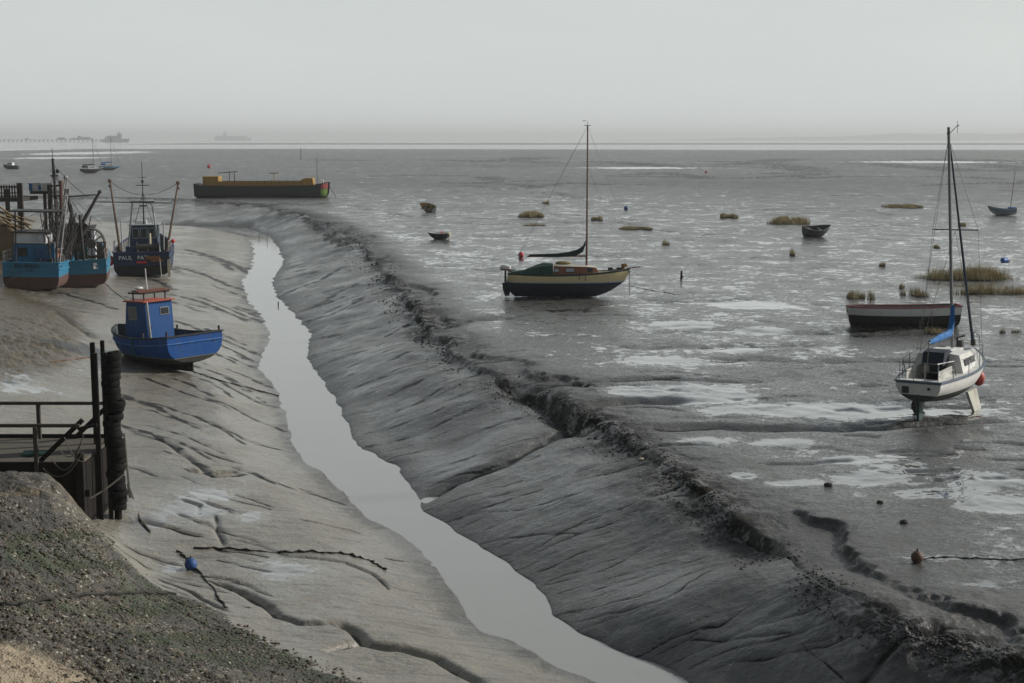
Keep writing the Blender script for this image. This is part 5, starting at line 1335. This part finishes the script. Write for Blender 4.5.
def things_on_mud():
    weed = paint('weedy_chain', (.022, .022, .017), .9, .4, bump=.02)
    laid_rope('mooring_chain', [(192, 548), (235, 549), (275, 553), (310, 552), (345, 554), (368, 560), (385, 570)], .05, weed, 'thick weed covered chain running across the mud right of the shingle bank', 'chain')
    laid_rope('mooring_rope', [(178, 551), (188, 560), (200, 573), (212, 587), (226, 609)], .045, weed, 'dark rope trailing past the small blue buoy on the mud', 'rope')
    laid_rope('mooring_rope', [(0, 608), (40, 602), (90, 597), (140, 595), (178, 594)], .045, weed, 'dark rope lying across the shingle bank at lower left', 'rope', .05)
    laid_rope('mooring_rope', [(50, 362), (75, 359), (95, 357)], .03, paint('rusty_chain', (.16, .07, .04), .8, .4), 'short rusty rope on the mud just behind the tall jetty posts', 'rope')
    laid_rope('mooring_rope', [(194, 372), (225, 382), (255, 390), (278, 396)], .035, weed, 'dark mooring rope from the blue fishing boat towards the creek', 'rope')
    laid_rope('mooring_rope', [(104, 282), (114, 292), (126, 300), (136, 308)], .03, weed, 'thin line across the mud between the trawlers and the blue boat', 'rope')
    laid_rope('mooring_chain', [(922, 559), (945, 557), (985, 559), (1024, 560)], .025, weed, 'thin chain trailing right from the brown mooring buoy', 'chain')
    laid_rope('mooring_chain', [(630, 286), (655, 291), (680, 295)], .03, weed, 'short chain on the mud off the bow of the yellow yacht', 'chain')
    def ball(px, py, r, mat, label, extra=None, cat='buoy', name='mooring_buoy'):
        p = ground(px, py); e = empty(name, p); tag(e, label, cat)
        MB().ball((0, 0, r * .8), r, 16).build('float', mat, e, True)
        MB().tube([(0, 0, r * 1.7), (.02, 0, r * 2.05)], r * .16, 8).tube([(-r * .2, 0, r * 2.1), (r * .2, 0, r * 2.1)], r * .1, 6).build('ring', STEEL(), e)
        if extra: extra(e)
    ball(191, 569, .16, paint('blue_buoy', (.02, .07, .22), .5, .35, (.1, .12, .14)), 'small round blue buoy on the mud beside the shingle bank')
    ball(917, 562, .14, paint('brown_buoy', (.10, .05, .03), .6, .5), 'small brown and orange mooring buoy above the lower right scarp')
    ball(521, 257, .22, paint('red_plastic_buoy', (.5, .03, .03), .5, .2), 'small red buoy on the mud behind the stern of the yellow yacht')
    ball(209, 168, .6, paint('red_plastic_buoy', (0, 0, 0)), 'tiny red buoy far out above the left end of the barge')
    ball(706, 173, .35, paint('red_plastic_buoy', (0, 0, 0)), 'tiny red buoy far out near the middle of the flats')
    ball(626, 210, .28, paint('blue_buoy', (0, 0, 0)), 'dark blue buoy on the flats right of the yellow yacht mast')
    p = ground(1005, 271); e = empty('plastic_drum', p + V((0, 0, .55)), az=60); tag(e, 'blue and white plastic drum caught on the longest grass bed', 'drum')
    MB().tube([(-.3, 0, .2), (.12, 0, .2)], .2, 14).build('drum_body', paint('drum_blue', (.03, .12, .4), .4, .2), e, True); MB().tube([(.12, 0, .2), (.3, 0, .2)], .19, 14).build('lid', paint('fish_box_white', (0, 0, 0)), e, True)
    # stones, stumps and lumps
    rnd = random.Random(14)
    def stone(px, py, s, mat, label, cat='stone'):
        s *= .62; m = MB(); m.ball((0, 0, s * .3), s, 10, (1.3, 1, .7))
        for v in m.bm.verts: v.co *= rnd.uniform(.8, 1.15)
        o = m.build('stone', mat, None, True); o.location = ground(px, py); tag(o, label, cat); return o
    pale = paint('pale_stone', (.45, .40, .28), .8, .3); dk = paint('weedy_stone', (.03, .028, .024), .8, .4, bump=.02)
    stone(641, 460, .12, pale, 'pale cream stone lying on the brow of the creek bank')
    for px, py, s, w in ((904, 523, .13, 'beside the long pool in front of the white yacht'), (880, 503, .12, 'between two pools below the white yacht'), (828, 486, .15, 'left of the pools below the white yacht'), (682, 277, .14, 'standing alone right of the yellow yacht'), (585, 520, 0, '')):
        if s: stone(px, py, s, dk, 'dark weedy lump on the mud ' + w, 'lump')
    def stake(px, py, h, label, r=.05, mat=None, lean=.03):
        b = ground(px, py); o = MB().tube([(0, 0, -.3), (lean, .02, h)], r, 7, r * .7).build('stake', mat or timber('dark_timber', (0, 0, 0)), None); o.location = b; tag(o, label, 'stake', 'stakes standing in the mud'); return o
    stake(266, 312, .32, 'short stake standing in the creek left of midstream', .05)
    stake(278, 309, .5, 'pair forming stake nearest the right edge of the narrow creek', .05)
    stake(259, 242, .9, 'thin stake at the head of the visible creek', .04)
    stake(267, 243, .9, 'thin stake right of centre at the head of the creek', .04)
    stake(301, 160, 5.5, 'tall thin beacon pole far out beyond the barge', .16, STEEL())
    stake(681, 279, .55, 'short brown stump right of the yellow yacht', .09)
    stake(589, 264, 0.01, 'x') if False else None

def grass_clump(px, py, wpx, dpx, h, label, rnd, mat):
    c = ground(px, py)
    s = c.y / F; rx = wpx * s / 2
    ry = max(.25, abs(P(px, py - dpx, 0)[1] - P(px, py + dpx, 0)[1]) / 2)
    me = bpy.data.meshes.new('grass_tussock')
    n = int(min(5000, max(220, rx * ry * 3.14 * 230)))
    vs, fs = [], []
    lobes = [(rnd.uniform(-.75, .75), rnd.uniform(-.5, .5), rnd.uniform(.18, .42), rnd.uniform(.5, 1.15)) for _ in range(max(5, int(rx * 6)))]
    bw = max(.012, s * .28)
    k = 0
    while k < n:
        lx, ly, lr, lh = rnd.choice(lobes)
        a = rnd.uniform(0, 6.283); q = rnd.random() ** .6
        u = lx + lr * q * math.cos(a); v = ly + lr * 1.3 * q * math.sin(a)
        if u * u + v * v > 1.05: k += 1; continue
        x, y = u * rx, v * ry
        hh = h * lh * rnd.uniform(.4, 1.25) * (1 - .4 * (u * u + v * v)); b = rnd.uniform(0, 6.283); ln = rnd.uniform(.05, .35) * hh
        w = bw * rnd.uniform(.6, 1.3); ca, sa = math.cos(b) * w / 2, math.sin(b) * w / 2
        dx, dy = ln * math.cos(b + 1.2), ln * math.sin(b + 1.2); i = len(vs)
        vs += [(x - ca, y - sa, -.08), (x + ca, y + sa, -.08), (x + ca * .7 + dx * .4, y + sa * .7 + dy * .4, hh * .6), (x - ca * .7 + dx * .4, y - sa * .7 + dy * .4, hh * .6), (x + dx, y + dy, hh)]
        fs += [(i, i + 1, i + 2, i + 3), (i + 3, i + 2, i + 4)]; k += 1
    me.from_pydata(vs, [], fs); me.materials.append(mat)
    o = bpy.data.objects.new('grass_tussock', me); COL.objects.link(o); o.location = c
    tag(o, label, 'grass', 'straw coloured grass tussocks on the flats')

def grass():
    m, nt, b = newmat('cord_grass')
    geo = nt.nodes.new('ShaderNodeNewGeometry'); rr = geo.outputs['Random Per Island']
    tc = nt.nodes.new('ShaderNodeTexCoord'); sx = nt.nodes.new('ShaderNodeSeparateXYZ'); nt.links.new(tc.outputs['Object'], sx.inputs[0])
    c = mixc(nt, rr, (.26, .20, .09), (.50, .42, .24))
    c = mixc(nt, mapr(nt, noise(nt, geo.outputs['Position'], 1.2, 3), .45, .65), c, (.20, .18, .075))
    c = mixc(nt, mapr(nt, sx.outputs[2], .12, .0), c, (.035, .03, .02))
    nt.links.new(c, b.inputs['Base Color']); b.inputs['Roughness'].default_value = .8
    rnd = random.Random(77)
    for px, py, w, d, h, lab in [
        (863, 299, 27, 1.6, .42, 'round green gold tussock above the left end of the long red railed hull'),
        (914, 296, 27, 1.5, .40, 'round tussock just left of the white yacht mast, above the red railed hull'),
        (966, 279, 84, 2.6, .62, 'largest long grass bed crossing behind the white yacht mast'),
        (990, 293.5, 66, 1.8, .42, 'second long grass bed running out at the right edge below the largest one'),
        (790, 223.5, 38, 1.3, .55, 'long straw tussock just behind the charcoal dinghy'),
        (728, 217.5, 15, 1.2, .40, 'small tussock left of the long one behind the charcoal dinghy'),
        (531, 217, 21, 1.2, .55, 'squat golden tussock left of the yellow yacht mast'),
        (598, 220, 12, .8, .32, 'small flat tussock immediately right of the yellow yacht mast'),
        (634, 229.5, 32, 1.1, .25, 'low broken strip of grass under the yellow yacht forestay'),
        (905, 207.5, 36, 1.3, .32, 'thin far grass strip left of the white yacht mast top half'),
        (962, 226, 12, .8, .3, 'small tuft between the mast and forestay of the white yacht'),
        (548, 203.5, 10, .6, .3, 'faint tuft furthest out left of the yellow yacht mast'),
        (534, 225.5, 20, .5, .15, 'very low strip of grass below the squat golden tussock'),
        (887, 266, 14, .8, .25, 'sparse brown tuft midway between charcoal dinghy and largest grass bed'),
        (935, 334, 22, 1.5, .25, 'thin brown tuft beside the boom cover of the white yacht'),
        (1010, 333, 24, 1.2, .22, 'thin dark tuft on the bare mud at the right edge'),
        (666, 245, 6, .8, .3, 'tiny twin tuft right of the yellow yacht bow'),
        (902, 288, 6, .8, .25, 'tiny brown tuft just behind the round one left of the mast'),
        (792, 255, 4, .8, .35, 'single tiny tuft below the charcoal dinghy'),
        (936, 248, 4, .8, .3, 'single tiny tuft near the white yacht mast, high on the flats')]:
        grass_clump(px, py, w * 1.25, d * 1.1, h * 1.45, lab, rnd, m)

# ------------------------------------------------------------------ loose stones, shells and mud clods (nobody could count them)
def scatter_lumps(name, pts, sizes, mat, label, seed, flat=.6):
    rg = np.random.default_rng(seed)
    t = (1 + 5 ** .5) / 2
    iv = np.array([(-1,t,0),(1,t,0),(-1,-t,0),(1,-t,0),(0,-1,t),(0,1,t),(0,-1,-t),(0,1,-t),(t,0,-1),(t,0,1),(-t,0,-1),(-t,0,1)], float); iv /= np.linalg.norm(iv[0])
    fc = np.array([(0,11,5),(0,5,1),(0,1,7),(0,7,10),(0,10,11),(1,5,9),(5,11,4),(11,10,2),(10,7,6),(7,1,8),(3,9,4),(3,4,2),(3,2,6),(3,6,8),(3,8,9),(4,9,5),(2,4,11),(6,2,10),(8,6,7),(9,8,1)])
    n = len(pts); P_ = np.array(pts); S = np.array(sizes)
    v = iv[None] * (1 + rg.uniform(-.28, .28, (n, 12, 1))) * np.stack([rg.uniform(.7, 1.5, n), rg.uniform(.7, 1.2, n), rg.uniform(.45, .9, n) * flat / .6], 1)[:, None, :]
    a = rg.uniform(0, 6.28, n); c, s = np.cos(a)[:, None], np.sin(a)[:, None]
    x = v[..., 0] * c - v[..., 1] * s; y = v[..., 0] * s + v[..., 1] * c
    v = np.stack([x, y, v[..., 2]], 2) * S[:, None, None] + P_[:, None, :]
    f = (fc[None] + (np.arange(n) * 12)[:, None, None]).reshape(-1, 3)
    me = bpy.data.meshes.new(name)
    me.vertices.add(n * 12); me.vertices.foreach_set('co', v.astype(np.float32).ravel())
    me.loops.add(f.size); me.loops.foreach_set('vertex_index', f.astype(np.int32).ravel())
    me.polygons.add(len(f)); me.polygons.foreach_set('loop_start', np.arange(0, f.size, 3, dtype=np.int32)); me.update(calc_edges=True)
    me.materials.append(mat); o = bpy.data.objects.new(name, me); COL.objects.link(o)
    return tag(o, label, kind='stuff')

def loose():
    rnd = random.Random(99)
    def isl(name, a, b, pale, ro):
        m, nt, bs = newmat(name); geo = nt.nodes.new('ShaderNodeNewGeometry'); r = geo.outputs['Random Per Island']
        c = mixc(nt, r, a, b); c = mixc(nt, mapr(nt, r, .965, .975), c, pale); nt.links.new(c, bs.inputs['Base Color']); bs.inputs['Roughness'].default_value = ro; return m
    pts, sz = [], []
    while len(pts) < 11000:
        px = rnd.uniform(-40, 400); py = rnd.uniform(474, 730)
        lim = float(np.interp(px, [-40, 48, 92, 124, 150, 215, 280, 340, 400], [474, 479, 515, 556, 577, 610, 643, 668, 700]))
        if py < lim + rnd.uniform(-2, 8): continue
        if math.hypot((px - 0) / 75, (py - 683) / 50) < 1 and rnd.random() < .93: continue
        g0 = ground(px, py); x, y, z = g0; s = .010 + .035 * rnd.random() ** 4
        pts.append((x, y, z + s * .2)); sz.append(s)
    scatter_lumps('shingle', pts, sz, isl('shingle_stones', (.018, .015, .010), (.100, .080, .052), (.34, .31, .25), .9), 'loose stones and shells strewn over the near bank', 1)
    # weed fronds lying on the bank in patches
    pts, sz = [], []
    while len(pts) < 2600:
        cx, cy, rx, ry = rnd.choice([(60, 536, 50, 5), (90, 566, 60, 5), (200, 600, 60, 14), (140, 612, 50, 10), (170, 640, 60, 8), (230, 640, 50, 12), (60, 560, 60, 20), (240, 660, 60, 10)])
        px, py = rnd.gauss(cx, rx * .5), rnd.gauss(cy, ry * .5)
        lim = float(np.interp(px, [-40, 48, 92, 124, 150, 215, 280, 340, 400], [474, 479, 515, 556, 577, 610, 643, 668, 700]))
        if py < lim + 4: continue
        g0 = ground(px, py); pts.append((g0.x, g0.y, g0.z + .004)); sz.append(rnd.uniform(.02, .06))
    scatter_lumps('seaweed', pts, sz, isl('bladder_weed', (.012, .016, .006), (.035, .050, .012), (.02, .02, .01), .6), 'dark green brown weed lying in patches on the near bank', 2, .22)
    # clods broken from the creek edge
    pts, sz = [], []
    L = [(V((*a, 0)), V((*b, 0))) for a, b in zip(LIP[3:16], LIP[4:17])]
    while len(pts) < 4000:
        a, b = L[min(len(L) - 1, int(len(L) * rnd.random() ** .9))]
        p = a.lerp(b, rnd.random()); w = .35 + p.y * .011
        w *= .45; x = p.x + rnd.gauss(-.1, w); y = p.y + rnd.gauss(0, w)
        if y < 22 or perlin(np.array([x / 2.2]), np.array([y / 2.2]), 33)[0] < -.05: continue
        s = (.010 + .030 * rnd.random() ** 3) * (1 + y / 70); z = zat(x, y)
        if z < -1.7: continue
        pts.append((x, y, z - s * .05)); sz.append(s)
    for a, b, rx, ry, s0 in []:
        for k in range(420):
            x = rnd.gauss(a, rx * .55); y = rnd.gauss(b, ry * .55); s = (.009 + .026 * rnd.random() ** 3) * (1 + y / 70)
            pts.append((x, y, zat(x, y) + s * .05)); sz.append(s)
    scatter_lumps('mud_clods', pts, sz, isl('wet_clod', (.012, .011, .010), (.055, .052, .046), (.08, .08, .075), .75), 'dark clods of mud slumped along the creek edge', 3, .5)
# ------------------------------------------------------------------ hills, sky, sun, haze, camera
def build_hills():
    m, nt, b = newmat('far_hills'); b.inputs['Base Color'].default_value = (.07, .08, .06, 1); b.inputs['Roughness'].default_value = .9
    xs = np.linspace(500, 9000, 120)
    rows = []
    for j, (dy, k) in enumerate([(0, 0), (250, .6), (700, 1.0), (1400, .7), (2400, 0)]):
        r = []
        for x in xs:
            h = 40 * sstep(500, 3000, np.array(x)) * (1 + .45 * float(perlin(np.array([x / 900.]), np.array([j * .3]), 3)[0]) + .2 * float(perlin(np.array([x / 260.]), np.array([j * .3]), 4)[0]))
            r.append((x, 10200 - x * .12 + dy, float(h) * k - .8))
        rows.append(r)
    sheet('hills', rows, m, 'low hazy hills beyond the sea on the right')

SUN_EL, SUN_AZ = R(27), R(74)
def build_env():
    w = bpy.data.worlds.new('World'); SC.world = w; w.use_nodes = True
    nt = w.node_tree; bg = nt.nodes['Background']
    sky = nt.nodes.new('ShaderNodeTexSky'); sky.sky_type = 'NISHITA'; sky.sun_disc = False
    sky.sun_elevation = SUN_EL; sky.sun_rotation = SUN_AZ; sky.dust_density = 6.0; sky.air_density = 1.0; sky.ozone_density = 1.0
    tc = nt.nodes.new('ShaderNodeTexCoord'); sep = nt.nodes.new('ShaderNodeSeparateXYZ'); nt.links.new(tc.outputs['Generated'], sep.inputs[0])
    # thin high cloud veil covering the whole sky
    mp = nt.nodes.new('ShaderNodeMapping'); mp.inputs['Scale'].default_value = (1, 1, 5); nt.links.new(tc.outputs['Generated'], mp.inputs[0])
    cl = noise(nt, mp.outputs[0], 2.2, 5, .55, .3)
    veil = mixc(nt, mapr(nt, sep.outputs[2], .0, .12), VEIL_LOW, VEIL_MID)
    veil = mixc(nt, mapr(nt, sep.outputs[2], .25, .65), veil, VEIL_HIGH)
    veil = mixc(nt, mapr(nt, cl, .3, .75), veil, mixc(nt, 1.0, veil, (1.07, 1.065, 1.05), 'MULTIPLY'))
    # the veil is bright round the sun's side of the sky and dull on the opposite side
    dp = nt.nodes.new('ShaderNodeVectorMath'); dp.operation = 'DOT_PRODUCT'; nt.links.new(tc.outputs['Generated'], dp.inputs[0])
    dp.inputs[1].default_value = (math.sin(SUN_AZ - R(20)), math.cos(SUN_AZ - R(20)), 0)
    side = mapr(nt, dp.outputs['Value'], -.75, .40, .34, 1.0)
    cs = nt.nodes.new('ShaderNodeCombineColor')
    for k in range(3): nt.links.new(side, cs.inputs[k])
    veil = mixc(nt, 1.0, veil, cs.outputs[0], 'MULTIPLY')
    c = mixc(nt, .88, sky.outputs[0], veil)
    nt.links.new(c, bg.inputs[0]); bg.inputs[1].default_value = .1
    L = bpy.data.lights.new('sun', 'SUN'); L.energy = SUN_E; L.angle = R(3.0); L.color = (1.0, .95, .885)
    o = bpy.data.objects.new('sun', L); COL.objects.link(o)
    d = Vector((math.cos(SUN_EL) * math.sin(SUN_AZ), math.cos(SUN_EL) * math.cos(SUN_AZ), math.sin(SUN_EL)))
    o.rotation_euler = (-d).to_track_quat('-Z', 'Y').to_euler(); o.location = d * 50
    # haze box
    bm = bmesh.new(); bmesh.ops.create_cube(bm, size=1)
    for v in bm.verts: v.co = (v.co.x * 36000, v.co.y * 36000, (v.co.z + .5) * 73.5 - 4.5)
    me = bpy.data.meshes.new('haze'); bm.to_mesh(me); bm.free()
    hz = bpy.data.objects.new('haze', me); COL.objects.link(hz)
    m = bpy.data.materials.new('haze'); m.use_nodes = True; n = m.node_tree
    for k in list(n.nodes):
        if k.type == 'BSDF_PRINCIPLED': n.nodes.remove(k)
    v = n.nodes.new('ShaderNodeVolumePrincipled'); v.inputs['Color'].default_value = (.95, .985, 1.0, 1); v.inputs['Density'].default_value = HAZE_D; v.inputs['Anisotropy'].default_value = .15
    n.links.new(v.outputs[0], n.nodes['Material Output'].inputs['Volume']); me.materials.append(m)
    m.cycles.homogeneous_volume = True
    tag(hz, kind='stuff')
    cam = bpy.data.cameras.new('camera'); co = bpy.data.objects.new('camera', cam); COL.objects.link(co)
    cam.lens = 36.0 * F / 1024.0; cam.sensor_width = 36; cam.clip_start = .2; cam.clip_end = 60000
    co.location = (0, 0, CAM_H); co.rotation_euler = (math.pi / 2 - PITCH, 0, 0); SC.camera = co
    SC.view_settings.view_transform = 'Standard'; SC.view_settings.look = 'None'; SC.view_settings.gamma = 1; SC.view_settings.exposure = EXPO
    SC.render.resolution_x = 1024; SC.render.resolution_y = 683

VEIL_LOW = (7.5, 7.95, 7.95); VEIL_MID = (6.65, 7.1, 7.05); VEIL_HIGH = (1.6, 1.9, 2.2)
SUN_E = 4.0; EXPO = 0.0; HAZE_D = 2.1e-4
build_ground(); build_water(); build_hills()
blue_boat(); trawler_dark(); trawler_name(); trawler_drum(); gold_yacht(); white_yacht(); craft(); big_ships()
near_jetty(); tyres(); quay(); things_on_mud(); grass(); loose()
build_env()
